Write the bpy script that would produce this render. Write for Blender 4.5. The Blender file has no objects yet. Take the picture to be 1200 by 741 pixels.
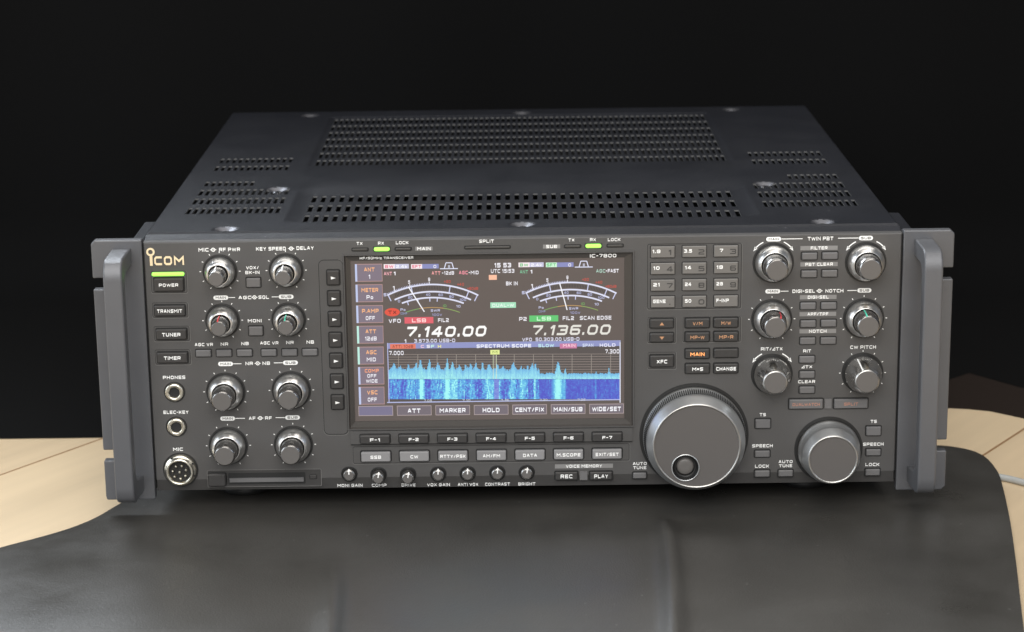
import bpy, bmesh, math, random
from mathutils import Vector, Matrix
random.seed(7)
PI = math.pi
sc = bpy.context.scene
COL = sc.collection

# ------------------------------------------------------------------ measured camera
CAM = Vector((-4.5574, -1243.949, 423.442))           # millimetres, radio's lower front edge = origin
RX, RZ, RR = 1.31562383, -0.0128635880, 0.00153275918
FPX = 2647.83                                          # focal length in pixels of a 1200 px wide frame
ROT = Matrix.Rotation(1.53275918e-03, 3, 'Z') @ Matrix.Rotation(1.31562383, 3, 'X') @ Matrix.Rotation(-1.28635880e-02, 3, 'Z')
PANEL_Y = -12.0
def P(u, v, y=PANEL_Y):
    """measured photo position -> (x, z) in mm on the plane y of the radio's front"""
    d = ROT @ Vector(((u - 600) / FPX, -(v - 370.5) / FPX, -1.0))
    s = (y - CAM.y) / d.y
    p = CAM + s * d
    return p.x, p.z
K = 0.4685                                             # mm per photo pixel on the front panel

# ------------------------------------------------------------------ materials
def mat(name, col, rough=0.5, metal=0.0, bump=None, spec=0.5, emit=None, var=0.0, vscale=60, coat=0.0, rvar=0.0):
    m = bpy.data.materials.new(name); m.use_nodes = True
    nt = m.node_tree; b = nt.nodes['Principled BSDF']
    b.inputs['Base Color'].default_value = (*col, 1)
    b.inputs['Roughness'].default_value = rough
    b.inputs['Metallic'].default_value = metal
    b.inputs['Specular IOR Level'].default_value = spec
    b.inputs['Coat Weight'].default_value = coat
    if emit:
        b.inputs['Emission Color'].default_value = (*emit[0], 1)
        b.inputs['Emission Strength'].default_value = emit[1]
    if var or bump or rvar:
        tc = nt.nodes.new('ShaderNodeTexCoord')
    if var:
        n = nt.nodes.new('ShaderNodeTexNoise'); n.inputs['Scale'].default_value = vscale; n.inputs['Detail'].default_value = 6
        nt.links.new(tc.outputs['Object'], n.inputs['Vector'])
        mr = nt.nodes.new('ShaderNodeMapRange')
        mr.inputs['From Min'].default_value = .3; mr.inputs['From Max'].default_value = .7
        mr.inputs['To Min'].default_value = 1 - var; mr.inputs['To Max'].default_value = 1 + var
        nt.links.new(n.outputs['Fac'], mr.inputs['Value'])
        mx = nt.nodes.new('ShaderNodeVectorMath'); mx.operation = 'SCALE'
        mx.inputs[0].default_value = col
        nt.links.new(mr.outputs['Result'], mx.inputs['Scale'])
        nt.links.new(mx.outputs['Vector'], b.inputs['Base Color'])
    if rvar:
        n = nt.nodes.new('ShaderNodeTexNoise'); n.inputs['Scale'].default_value = 22; n.inputs['Detail'].default_value = 5
        nt.links.new(tc.outputs['Object'], n.inputs['Vector'])
        mr = nt.nodes.new('ShaderNodeMapRange')
        mr.inputs['From Min'].default_value = .3; mr.inputs['From Max'].default_value = .7
        mr.inputs['To Min'].default_value = max(0.05, rough - rvar); mr.inputs['To Max'].default_value = rough + rvar
        nt.links.new(n.outputs['Fac'], mr.inputs['Value'])
        nt.links.new(mr.outputs['Result'], b.inputs['Roughness'])
    if bump:
        n = nt.nodes.new('ShaderNodeTexNoise'); n.inputs['Scale'].default_value = bump[0]; n.inputs['Detail'].default_value = 3
        nt.links.new(tc.outputs['Object'], n.inputs['Vector'])
        bp = nt.nodes.new('ShaderNodeBump'); bp.inputs['Strength'].default_value = bump[1]; bp.inputs['Distance'].default_value = 0.0004
        nt.links.new(n.outputs['Fac'], bp.inputs['Height'])
        nt.links.new(bp.outputs['Normal'], b.inputs['Normal'])
    return m

M = {}
M['panel'] = mat('panel_paint', (.073, .0705, .069), .44, bump=(2600, .3), var=.07, vscale=18, rvar=.07)
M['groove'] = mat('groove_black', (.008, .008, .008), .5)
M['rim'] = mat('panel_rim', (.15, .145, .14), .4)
M['cover'] = mat('cover_paint', (.0125, .0135, .0175), .42, spec=.32, bump=(2200, .45), var=.10, vscale=18, rvar=.05)
M['slot'] = mat('slot_edge_lit', (.15, .15, .15), .35, metal=.3)  # slot walls paler than the cover: light on them put into the colour
M['washer'] = mat('washer_metal', (.17, .17, .185), .46, metal=1.0)
def dust(m, amount=.66, col=(.16, .16, .16), scale=900):
    nt = m.node_tree; b = nt.nodes['Principled BSDF']
    tc = nt.nodes.new('ShaderNodeTexCoord'); v = nt.nodes.new('ShaderNodeTexVoronoi'); v.inputs['Scale'].default_value = scale * .3; v.inputs['Randomness'].default_value = 1
    nt.links.new(tc.outputs['Object'], v.inputs['Vector'])
    sep = nt.nodes.new('ShaderNodeSeparateColor'); nt.links.new(v.outputs['Color'], sep.inputs['Color'])
    a = nt.nodes.new('ShaderNodeMath'); a.operation = 'GREATER_THAN'; a.inputs[1].default_value = 1 - (1 - amount) * .05; nt.links.new(sep.outputs['Red'], a.inputs[0])
    d = nt.nodes.new('ShaderNodeMath'); d.operation = 'LESS_THAN'; d.inputs[1].default_value = .16; nt.links.new(v.outputs['Distance'], d.inputs[0])
    mu = nt.nodes.new('ShaderNodeMath'); mu.operation = 'MULTIPLY'; nt.links.new(a.outputs[0], mu.inputs[0]); nt.links.new(d.outputs[0], mu.inputs[1])
    mx = nt.nodes.new('ShaderNodeMix'); mx.data_type = 'RGBA'; mx.inputs['B'].default_value = (*col, 1)
    nt.links.new(mu.outputs[0], mx.inputs['Factor'])
    src = b.inputs['Base Color'].links[0].from_socket if b.inputs['Base Color'].links else None
    if src: nt.links.new(src, mx.inputs['A'])
    nt.links.new(mx.outputs['Result'], b.inputs['Base Color'])
dust(M['cover'], .6, (.075, .075, .08))
M['inside'] = mat('inside_black', (.012, .012, .012), .6)
M['ear'] = mat('ear_paint', (.108, .110, .118), .38, metal=.2, bump=(1600, .12), var=.04, vscale=30)
M['white'] = mat('print_white', (.90, .90, .88), .5)
M['dimprint'] = mat('print_dim', (.045, .043, .042), .5)
M['plate'] = mat('print_grey', (.22, .215, .21), .5)
M['orange'] = mat('print_orange', (.42, .20, .14), .5)
M['litkey'] = mat('legend_dim_lamp', (.40, .22, .12), .5, emit=((.55, .22, .09), .25))
M['lit'] = mat('legend_lit', (.6, .3, .12), .5, emit=((1.0, .30, .07), 1.1))
M['key'] = mat('key_dark', (.036, .034, .033), .38)
M['keymid'] = mat('key_grey', (.13, .127, .128), .38)
M['keylight'] = mat('key_light_grey', (.24, .235, .237), .36)
M['keybrown'] = mat('key_warm_grey', (.155, .147, .138), .34)
M['frame'] = mat('display_frame', (.045, .040, .036), .32)
M['chrome'] = mat('knob_metal', (.78, .77, .75), .31, metal=1.0, rvar=.04)
M['polish'] = mat('knob_polished', (.66, .65, .63), .20, metal=1.0)
M['chrome2'] = mat('knob_dark_metal', (.33, .32, .31), .27, metal=1.0)
M['tip'] = mat('knob_tip', (.13, .122, .116), .45, metal=.2)
M['edge'] = mat('turned_edge', (.50, .49, .47), .36, metal=1.0)
M['satin'] = mat('dial_metal', (.60, .61, .615), .38, metal=.9, rvar=.05)
M['knurl'] = mat('dial_knurl', (.09, .09, .09), .45, metal=1.0)
M['dialface'] = mat('dial_face', (.108, .100, .095), .42, metal=.15)
M['nickel'] = mat('nickel', (.70, .66, .56), .28, metal=1.0)
M['pin'] = mat('pin_metal', (.55, .52, .45), .3, metal=1.0)
M['green'] = mat('led_green', (.2, .8, .1), .4, emit=((.33, 1.0, .07), 1.6))
M['ledoff'] = mat('led_off', (.05, .048, .045), .3)
M['gold'] = mat('logo_gold', (.86, .72, .48), .35, metal=.3, emit=((.9, .72, .45), .10))
M['rubber'] = mat('rubber', (.018, .018, .018), .45)
M['screw'] = mat('screw_metal', (.16, .16, .17), .42, metal=1.0)
M['pred'] = mat('pointer_red', (.65, .06, .07), .4)
M['pgreen'] = mat('pointer_green', (.08, .60, .42), .4)

def screen_mat():
    m = bpy.data.materials.new('screen_pixels'); m.use_nodes = True
    nt = m.node_tree; b = nt.nodes['Principled BSDF']
    a = nt.nodes.new('ShaderNodeVertexColor'); a.layer_name = 'Col'
    b.inputs['Base Color'].default_value = (.012, .011, .010, 1); b.inputs['Roughness'].default_value = .35
    nt.links.new(a.outputs['Color'], b.inputs['Emission Color']); b.inputs['Emission Strength'].default_value = 1.0
    return m
M['screen'] = screen_mat()

# ------------------------------------------------------------------ mesh builder (millimetres)
_txt = {}
# ------------------------------------------------------------------ wide square lettering (strokes on a unit box)
c_ = .20
GL = {
 'A': (1.0, [[(0, 0), (.42, 1), (.58, 1), (1, 0)], [(.17, .32), (.83, .32)]]),
 'B': (1.0, [[(0, .5), (.9, .5), (1, .62), (1, .88), (.88, 1), (0, 1), (0, 0), (.88, 0), (1, .12), (1, .38), (.9, .5)]]),
 'C': (.95, [[(1, 1), (c_, 1), (0, 1 - c_), (0, c_), (c_, 0), (1, 0)]]),
 'D': (1.0, [[(0, 0), (0, 1), (1 - c_, 1), (1, 1 - c_), (1, c_), (1 - c_, 0), (0, 0), (0, .1)]]),
 'E': (.9, [[(1, 1), (0, 1), (0, 0), (1, 0)], [(0, .5), (.92, .5)]]),
 'F': (.88, [[(1, 1), (0, 1), (0, 0)], [(0, .48), (.9, .48)]]),
 'G': (1.0, [[(1, 1), (c_, 1), (0, 1 - c_), (0, c_), (c_, 0), (1 - c_, 0), (1, c_), (1, .5), (.55, .5)]]),
 'H': (1.0, [[(0, 0), (0, 1)], [(1, 0), (1, 1)], [(0, .5), (1, .5)]]),
 'I': (.0, [[(0, 0), (0, 1)]]),
 'J': (.85, [[(1, 1), (1, c_), (1 - c_, 0), (c_, 0), (0, c_), (0, .35)]]),
 'K': (1.0, [[(0, 0), (0, 1)], [(1, 1), (.3, .5), (1, 0)], [(0, .5), (.3, .5)]]),
 'L': (.85, [[(0, 1), (0, 0), (1, 0)]]),
 'M': (1.3, [[(0, 0), (0, 1), (.5, .42), (1, 1), (1, 0)]]),
 'N': (1.0, [[(0, 0), (0, 1), (1, 0), (1, 1)]]),
 'O': (1.0, [[(c_, 0), (1 - c_, 0), (1, c_), (1, 1 - c_), (1 - c_, 1), (c_, 1), (0, 1 - c_), (0, c_), (c_, 0), (.3, 0)]]),
 'P': (1.0, [[(0, 0), (0, 1), (.86, 1), (1, .87), (1, .55), (.86, .42), (0, .42)]]),
 'Q': (1.0, [[(c_, 0), (1 - c_, 0), (1, c_), (1, 1 - c_), (1 - c_, 1), (c_, 1), (0, 1 - c_), (0, c_), (c_, 0), (.3, 0)], [(.6, .3), (1, -.05)]]),
 'R': (1.0, [[(0, 0), (0, 1), (.86, 1), (1, .87), (1, .57), (.86, .44), (0, .44)], [(.6, .44), (1, 0)]]),
 'S': (.95, [[(1, 1), (.14, 1), (0, .87), (0, .63), (.14, .5), (.86, .5), (1, .37), (1, .13), (.86, 0), (0, 0)]]),
 'T': (1.0, [[(0, 1), (1, 1)], [(.5, 1), (.5, 0)]]),
 'U': (1.0, [[(0, 1), (0, c_), (c_, 0), (1 - c_, 0), (1, c_), (1, 1)]]),
 'V': (1.0, [[(0, 1), (.44, 0), (.56, 0), (1, 1)]]),
 'W': (1.5, [[(0, 1), (.22, 0), (.5, .85), (.78, 0), (1, 1)]]),
 'X': (1.0, [[(0, 0), (1, 1)], [(0, 1), (1, 0)]]),
 'Y': (1.0, [[(0, 1), (.5, .45), (1, 1)], [(.5, .45), (.5, 0)]]),
 'Z': (1.0, [[(0, 1), (1, 1), (0, 0), (1, 0)]]),
 '0': (.95, [[(c_, 0), (1 - c_, 0), (1, c_), (1, 1 - c_), (1 - c_, 1), (c_, 1), (0, 1 - c_), (0, c_), (c_, 0), (.3, 0)]]),
 '1': (.40, [[(0, .72), (.6, 1), (.9, 1), (.9, 0)]]),
 '2': (.95, [[(0, 1), (.86, 1), (1, .87), (1, .62), (.86, .5), (.14, .42), (0, .3), (0, 0), (1, 0)]]),
 '3': (.95, [[(0, 1), (.86, 1), (1, .88), (1, .62), (.88, .51), (1, .38), (1, .12), (.86, 0), (0, 0)], [(.35, .51), (.9, .51)]]),
 '4': (1.0, [[(.72, 0), (.72, 1), (.6, 1), (0, .32), (0, .26), (1, .26)]]),
 '5': (.95, [[(.95, 1), (.03, 1), (0, .55), (.86, .58), (1, .46), (1, .13), (.86, 0), (0, 0)]]),
 '6': (.95, [[(1, 1), (.14, 1), (0, .87), (0, .13), (.14, 0), (.86, 0), (1, .13), (1, .42), (.86, .55), (0, .55)]]),
 '7': (.9, [[(0, 1), (1, 1), (1, .85), (.35, 0)]]),
 '8': (.95, [[(.14, .51), (.86, .51), (1, .62), (1, .88), (.86, 1), (.14, 1), (0, .88), (0, .62), (.14, .51), (0, .4), (0, .12), (.14, 0), (.86, 0), (1, .12), (1, .4), (.86, .51)]]),
 '9': (.95, [[(.05, .14), (.05, .1), (.15, 0), (.86, 0), (1, .13), (1, .87), (.86, 1), (.14, 1), (0, .87), (0, .58), (.14, .45), (1, .45)]]),
 '.': (.0, [[(0, 0), (0, .06)]]), ',': (.0, [[(0, 0), (0, .06)]]), ':': (.0, [[(0, .12), (0, .22)], [(0, .7), (0, .8)]]),
 '-': (.45, [[(0, .5), (1, .5)]]), '=': (.6, [[(0, .66), (1, .66)], [(0, .34), (1, .34)]]), '+': (.7, [[(0, .5), (1, .5)], [(.5, .1), (.5, .9)]]),
 '/': (.6, [[(0, -.02), (1, 1.02)]]), '\u0394': (1.0, [[(0, 0), (1, 0), (1, 1), (0, 0)]]),
 'z': (.7, [[(0, .62), (1, .62), (0, 0), (1, 0)]]), 'd': (.7, [[(1, 1), (1, 0), (.2, 0), (0, .15), (0, .5), (.2, .64), (1, .64)]]),
 'k': (.7, [[(0, 1), (0, 0)], [(1, .65), (.25, .32), (1, 0)]]), 'o': (.7, [[(.2, 0), (.8, 0), (1, .15), (1, .5), (.8, .65), (.2, .65), (0, .5), (0, .15), (.2, 0), (.3, 0)]]),
}
def text_shape(s, t=.2, shear=0.0, wide=.95, gap=.30):
    """returns triangles' vertices, faces, x extent; cap height = 1 including the stroke"""
    key = (s, t, shear)
    if key in _txt: return _txt[key]
    vs, fs = [], []; x = 0.0; n_st = 0
    for ch in s:
        if ch == ' ': x += .62; continue
        w, strokes = GL[ch]; w *= wide
        for st in strokes:
            p = [(x + t / 2 + a * w, t / 2 + b * (1 - t)) for a, b in st]
            closed = len(p) > 3 and math.dist(p[-2], p[0]) < 1e-6
            if closed: p = p[:-2]
            n = len(p); L, R = [], []
            for i in range(n):
                def nrm(a, b):
                    dx, dy = b[0] - a[0], b[1] - a[1]; l = math.hypot(dx, dy) or 1; return (-dy / l, dx / l)
                if closed:
                    a, b = nrm(p[i - 1], p[i]), nrm(p[i], p[(i + 1) % n]); mx, my = a[0] + b[0], a[1] + b[1]; l = math.hypot(mx, my) or 1
                    m_ = (mx / l, my / l); k = min(1.9, 1 / max(.3, m_[0] * a[0] + m_[1] * a[1]))
                elif i == 0: m_ = nrm(p[0], p[1]); k = 1
                elif i == n - 1: m_ = nrm(p[-2], p[-1]); k = 1
                else:
                    a, b = nrm(p[i - 1], p[i]), nrm(p[i], p[i + 1]); mx, my = a[0] + b[0], a[1] + b[1]; l = math.hypot(mx, my) or 1
                    m_ = (mx / l, my / l); k = min(1.9, 1 / max(.3, m_[0] * a[0] + m_[1] * a[1]))
                # square caps
                q = p[i]
                if i in (0, n - 1) and not closed:
                    o_ = p[1] if i == 0 else p[-2]; dx, dy = q[0] - o_[0], q[1] - o_[1]; l = math.hypot(dx, dy) or 1
                    if abs(dx) > .01 * l and abs(dy) > .01 * l: e = 0.0
                    else: e = t / 2
                    q = (q[0] + dx / l * e, q[1] + dy / l * e)
                L.append((q[0] + m_[0] * t / 2 * k, q[1] + m_[1] * t / 2 * k)); R.append((q[0] - m_[0] * t / 2 * k, q[1] - m_[1] * t / 2 * k))
            for i in range(n if closed else n - 1):
                j = (i + 1) % n; o = len(vs); lay = n_st % 8; n_st += 1
                vs += [(*L[i], lay), (*R[i], lay), (*R[j], lay), (*L[j], lay)]; fs.append((o + 1, o + 2, o + 3, o))
        x += w + t + gap
    vs = [(a + shear * b, b, c) for a, b, c in vs]
    x0 = min(v[0] for v in vs); x1 = max(v[0] for v in vs)
    _txt[key] = (vs, fs, x0, x1)
    return _txt[key]

def srgb(c):
    return tuple(((x / 255) / 12.92 if x <= 10 else (((x / 255) + .055) / 1.055) ** 2.4) for x in c)

class MB:
    def __init__(s): s.v = []; s.f = []; s.m = []; s.mats = []; s.sm = []; s.c = []; s.col = None
    def mi(s, m):
        m = M[m] if isinstance(m, str) else m
        if m not in s.mats: s.mats.append(m)
        return s.mats.index(m)
    def add(s, vs, fs, m, smooth=False):
        o = len(s.v); s.v += [tuple(v) for v in vs]; i = s.mi(m)
        for f in fs:
            s.f.append(tuple(o + k for k in f)); s.m.append(i); s.sm.append(smooth); s.c.append(s.col)
    def box(s, x0, x1, y0, y1, z0, z1, m):
        vs = [(x, y, z) for x in (x0, x1) for y in (y0, y1) for z in (z0, z1)]
        s.add(vs, [(0, 1, 3, 2), (4, 6, 7, 5), (0, 4, 5, 1), (2, 3, 7, 6), (0, 2, 6, 4), (1, 5, 7, 3)], m)
    def rect(s, x0, x1, z0, z1, y, m):
        s.add([(x0, y, z0), (x1, y, z0), (x1, y, z1), (x0, y, z1)], [(0, 1, 2, 3)], m)
    def poly(s, pts, y, m):
        s.add([(p[0], y, p[1]) for p in pts], [tuple(range(len(pts)))], m)
    def line(s, x0, z0, x1, z1, w, y, m):
        dx, dz = x1 - x0, z1 - z0; L = math.hypot(dx, dz) or 1; nx, nz = -dz / L * w / 2, dx / L * w / 2
        s.add([(x0 - nx, y, z0 - nz), (x1 - nx, y, z1 - nz), (x1 + nx, y, z1 + nz), (x0 + nx, y, z0 + nz)], [(0, 1, 2, 3)], m)
    def loft(s, loops, m, cap=True, smooth=False, ms=None):
        n = len(loops[0]); o = len(s.v); s.v += [tuple(p) for l in loops for p in l]
        for k in range(len(loops) - 1):
            mm = ms[k] if ms else m
            fs = [(k * n + i, k * n + (i + 1) % n, (k + 1) * n + (i + 1) % n, (k + 1) * n + i) for i in range(n)]
            j = s.mi(mm)
            for f in fs:
                s.f.append(tuple(o + q for q in f)); s.m.append(j); s.sm.append(smooth); s.c.append(s.col)
        if cap:
            j = s.mi(ms[-1] if ms else m)
            s.f.append(tuple(o + (len(loops) - 1) * n + i for i in range(n))); s.m.append(j); s.sm.append(False); s.c.append(s.col)
    def lathe(s, cx, cz, prof, m, n=48, cap=True, ms=None, smooth=True, flute=None):
        """prof: (radius, y) from the panel outward, axis along -y"""
        loops = []
        for r, y in prof:
            loops.append([(cx + r * math.cos(2 * PI * i / n), y, cz + r * math.sin(2 * PI * i / n)) for i in range(n)])
        s.loft(loops, m, cap, smooth, ms)
    def rr(s, cx, cz, w, h, r, y):
        w /= 2; h /= 2; r = min(r, w * .99, h * .99); out = []
        for (sx, sz, a) in ((1, -1, -90), (1, 1, 0), (-1, 1, 90), (-1, -1, 180)):
            for k in range(4):
                t = math.radians(a + 30 * k)
                out.append((cx + sx * (w - r) + r * math.cos(t), y, cz + sz * (h - r) + r * math.sin(t)))
        return out
    def button(s, cx, cz, w, h, ht, m, r=.5, ch=.45, gap=.75, y=PANEL_Y, gm='groove'):
        if gap: s.loft([s.rr(cx, cz, w + 2 * gap, h + 2 * gap, r + gap * .6, y - .06)], gm, True)
        s.loft([s.rr(cx, cz, w, h, r, y - .02), s.rr(cx, cz, w, h, r, y - ht + ch), s.rr(cx, cz, w - 2 * ch, h - 2 * ch, r * .8, y - ht)], m, True)
    def ringrect(s, cx, cz, w, h, t, y, m, r=1.0):
        a = s.rr(cx, cz, w, h, r, y); b = s.rr(cx, cz, w - 2 * t, h - 2 * t, max(.2, r - t), y)
        s.loft([a, b], m, False)
    def text(s, t, cx, cz, h, w=None, y=PANEL_Y - .10, m='white', bold=.022, shear=0, left=False, stretch=1.0, **kw):
        """lettering with cap height h and total width w (mm), centred on cx, cz"""
        th = .195 + bold * 1.1
        vs, fs, x0, x1 = text_shape(t, round(th, 3), shear)
        sx = (w / (x1 - x0)) if w else h * stretch
        mid = x0 if left else (x0 + x1) / 2
        s.add([(cx + (a - mid) * sx, y - .003 * c, cz + (b - .5) * h) for a, b, c in vs], fs, m)
    def build(s, name, parent=None, origin=None, bevel=None):
        o0 = Vector(origin) if origin else Vector((0, 0, 0))
        me = bpy.data.meshes.new(name)
        me.from_pydata([((v[0] - o0.x) / 1000, (v[1] - o0.y) / 1000, (v[2] - o0.z) / 1000) for v in s.v], [], s.f)
        for m in s.mats: me.materials.append(m)
        me.polygons.foreach_set('material_index', s.m)
        me.polygons.foreach_set('use_smooth', s.sm)
        if any(c is not None for c in s.c):
            ca = me.color_attributes.new('Col', 'FLOAT_COLOR', 'CORNER')
            for p, c in zip(me.polygons, s.c):
                for li in p.loop_indices: ca.data[li].color = (*(c or (0, 0, 0)), 1)
        me.validate(); me.update()
        ob = bpy.data.objects.new(name, me); COL.objects.link(ob)
        pw = Vector((0, 0, 0))
        if parent is not None:
            ob.parent = parent; q = parent
            while q is not None: pw += q.location; q = q.parent
        ob.location = o0 / 1000 - pw
        if bevel:
            b = ob.modifiers.new('bevel', 'BEVEL'); b.width = bevel[0] / 1000; b.segments = bevel[1]; b.limit_method = 'ANGLE'; b.angle_limit = math.radians(35)
            b.harden_normals = False
            for p in me.polygons: p.use_smooth = False
        return ob

def tag(o, label=None, cat=None, group=None, kind=None):
    if label: o['label'] = label
    if cat: o['category'] = cat
    if group: o['group'] = group
    if kind: o['kind'] = kind
    return o
def smooth_by_angle(o, ang=40):
    me = o.data
    me.set_sharp_from_angle(angle=math.radians(ang))
    for p in me.polygons: p.use_smooth = True

# ================================================================== THE RADIO
radio = bpy.data.objects.new('radio_transceiver', None); COL.objects.link(radio)
radio.location = (0, .2, -.013); radio.empty_display_size = .1
tag(radio, 'large dark grey amateur radio transceiver with lit colour display, many knobs and two rack handles', 'radio')

H = 150.0; D = 410.0; W = 212.0
# ---- printed legends collected in the front panel's mesh
FPn = MB()
FY = PANEL_Y
# front panel plate with the display opening
dx0, dz1 = P(401.5, 299.5); dx1, _ = P(742.0, 296.5); _, dz0 = P(575, 501)
dx0 += .6
zt = 147.1; zb = 7.5
ARX0, ARX1 = P(377.5, 400)[0], dx0 - 1.2
def plate(mb, xs, zs, skip, y, m):
    for i in range(len(xs) - 1):
        for j in range(len(zs) - 1):
            if (i, j) in skip: continue
            mb.rect(xs[i], xs[i + 1], zs[j], zs[j + 1], y, m)
plate(FPn, [-W + .6, dx0, dx1, W - .6], [zb, dz0, dz1, zt - .6], {(1, 1)}, FY, 'panel')
# chamfered rim, lower bevel, sides
def q4(mb, a, b, c, d, m): mb.add([a, b, c, d], [(0, 1, 2, 3)], m)
q4(FPn, (-W + .6, FY, zt - .6), (W - .6, FY, zt - .6), (W, FY + .8, zt), (-W, FY + .8, zt), 'panel')
q4(FPn, (-W, FY + .8, zt), (W, FY + .8, zt), (W, FY + 5, zt + .2), (-W, FY + 5, zt + .2), 'panel')
q4(FPn, (-W + .6, FY, zb), (-W + .6, FY, zt - .6), (-W, FY + .8, zt), (-W, FY + .8, zb), 'panel')
q4(FPn, (W - .6, FY, zb), (W, FY + .8, zb), (W, FY + .8, zt), (W - .6, FY, zt - .6), 'panel')
q4(FPn, (-W, FY + 3.2, 0), (W, FY + 3.2, 0), (W - .6, FY, zb), (-W + .6, FY, zb), 'panel')
q4(FPn, (-W, FY + 12, 0), (W, FY + 12, 0), (W, FY + 3.2, 0), (-W, FY + 3.2, 0), 'panel')
for sx in (-1, 1):
    q = [(sx * W, FY + .8, zb), (sx * W, FY + .8, zt), (sx * W, FY + 12, zt), (sx * W, FY + 12, 0), (sx * W, FY + 3.2, 0)]
    FPn.add(q, [(0, 1, 2, 3, 4)], 'panel')
    q4(FPn, (sx * W, FY + 3.2, 0), (sx * W, FY + .8, zb), (sx * (W - .6), FY, zb), (sx * (W - .6), FY, zb), 'panel') if False else None

def T(t, u, v, hpx=4.2, wpx=None, m='white', mb=None, y=None, bold=.03, **k):
    x, z = P(u, v)
    (mb or FPn).text(t, x, z, hpx * K, wpx * K if wpx else None, y=(FY - .10 if y is None else y), m=m, bold=bold, **k)
def bullseye(u, v):
    x, z = P(u, v); r = 1.15
    n = 20
    a = [(x + r * math.cos(2 * PI * i / n), FY - .1, z + r * math.sin(2 * PI * i / n)) for i in range(n)]
    b = [(x + .6 * r * math.cos(2 * PI * i / n), FY - .1, z + .6 * r * math.sin(2 * PI * i / n)) for i in range(n)]
    FPn.loft([a, b], 'white', False)
    FPn.loft([[(x + .3 * r * math.cos(2 * PI * i / n), FY - .1, z + .3 * r * math.sin(2 * PI * i / n)) for i in range(n)]], 'white', True)
    FPn.line(x - r - .6, z, x - r, z, .4, FY - .1, 'white'); FPn.line(x + r, z, x + r + .6, z, .4, FY - .1, 'white')
def pill(t, u, v, w=18, h=5.4):
    x, z = P(u, v)
    FPn.loft([FPn.rr(x, z, w * K, h * K, h * K / 2, FY - .08)], 'white', True)
    FPn.text(t, x, z, 3.0 * K, w * .68 * K, y=FY - .16, m='dimprint', bold=.01)
def hline(u0, u1, v, w=.42):
    x0, z = P(u0, v); x1, _ = P(u1, v)
    FPn.line(x0, z, x1, z, w, FY - .1, 'white')
def plate_label(t, u, v, w, h=5.2, m='plate', wt=None):
    x, z = P(u, v)
    FPn.rect(x - w * K / 2, x + w * K / 2, z - h * K / 2, z + h * K / 2, FY - .07, m)
    FPn.text(t, x, z, 3.9 * K, (wt or w * .62) * K, y=FY - .14, m='white', bold=.03)
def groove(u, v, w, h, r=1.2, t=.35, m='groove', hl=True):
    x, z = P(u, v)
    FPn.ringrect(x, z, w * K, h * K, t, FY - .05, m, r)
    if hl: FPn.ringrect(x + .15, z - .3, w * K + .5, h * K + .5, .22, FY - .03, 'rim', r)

# ---- left side legends
x, z = P(204, 305.5)
def logo():
    mb = MB()
    def circ(cx, cz, r, y, n=28): return [(cx + r * math.cos(2 * PI * i / n), y, cz + r * math.sin(2 * PI * i / n)) for i in range(n)]
    x, z = P(176.4, 295.4)
    mb.loft([circ(x, z, 2.35, FY), circ(x, z, 2.35, FY - .5), circ(x, z, 1.3, FY - .5), circ(x, z, 1.3, FY)], 'gold', False)
    xa, za = P(177.3, 305.8); mb.box(xa - .75, xa + .75, FY - .5, FY, P(0, 311.6)[1] if False else P(177, 311.4)[1], P(177, 300)[1], 'gold')
    x0, z = P(198.3, 305.4); mb.text('COM', x0, z, 11.0 * K, 35.5 * K, y=FY - .5, m='gold', bold=.045)
    return mb.build('logo', radio, (x, FY, z))
logo()

def button_obj(name, u, v, w, h, ht, m, t=None, tm='white', th=4.0, tw=None, r=.5, ch=.45, gap=.7, off=(0, 0), label=None, lines=None, bold=.03):
    x, z = P(u, v); mb = MB()
    mb.button(x, z, w * K, h * K, ht, m, r, ch, gap)
    if t: mb.text(t, x + off[0], z + off[1], th * K, tw * K if tw else None, y=FY - ht - .09, m=tm, bold=bold)
    o = mb.build(name, radio, (x, FY, z))
    if label: o['label'] = label
    return o

button_obj('power_button', 198.2, 333.2, 35, 15.5, 2.2, 'key', 'POWER', tw=23, th=4.0, label='power button with a glowing green bar above it')
for u, v, t, w in ((199.3, 363.4, 'TRANSMIT', 30), (201.3, 391, 'TUNER', 22), (202.5, 418.4, 'TIMER', 20)):
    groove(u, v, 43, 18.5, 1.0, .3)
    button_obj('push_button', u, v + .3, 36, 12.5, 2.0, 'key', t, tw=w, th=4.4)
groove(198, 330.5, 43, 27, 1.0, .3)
# power lamp
mb = MB(); x, z = P(197, 321.2); mb.button(x, z, 38.5 * K, 4.4 * K, 1.2, 'green', .8, .5, 0)
mb.build('power_lamp', radio, (x, FY, z))['label'] = 'glowing green power lamp bar'

T('PHONES', 204, 442.4, 4.2, 27); T('ELEC-KEY', 206.2, 483.2, 4.2, 30.5); T('MIC', 208.6, 526.6, 4.2, 12)
# jacks
for u, v in ((204.6, 459.6), (206.9, 500.2)):
    x, z = P(u, v); mb = MB()
    mb.lathe(x, z, [(6.1, FY - .06), (5.3, FY - .06)], 'groove', 40, False)
    mb.lathe(x, z, [(5.3, FY), (5.2, FY - 1.2), (4.8, FY - 1.7), (3.6, FY - 1.7), (3.1, FY - 1.2), (3.0, FY - .1)], 'nickel', 40, False)
    mb.lathe(x, z, [(3.3, FY - .08)], 'inside', 30, True)
    mb.build('headphone_jack', radio, (x, FY, z))
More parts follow.
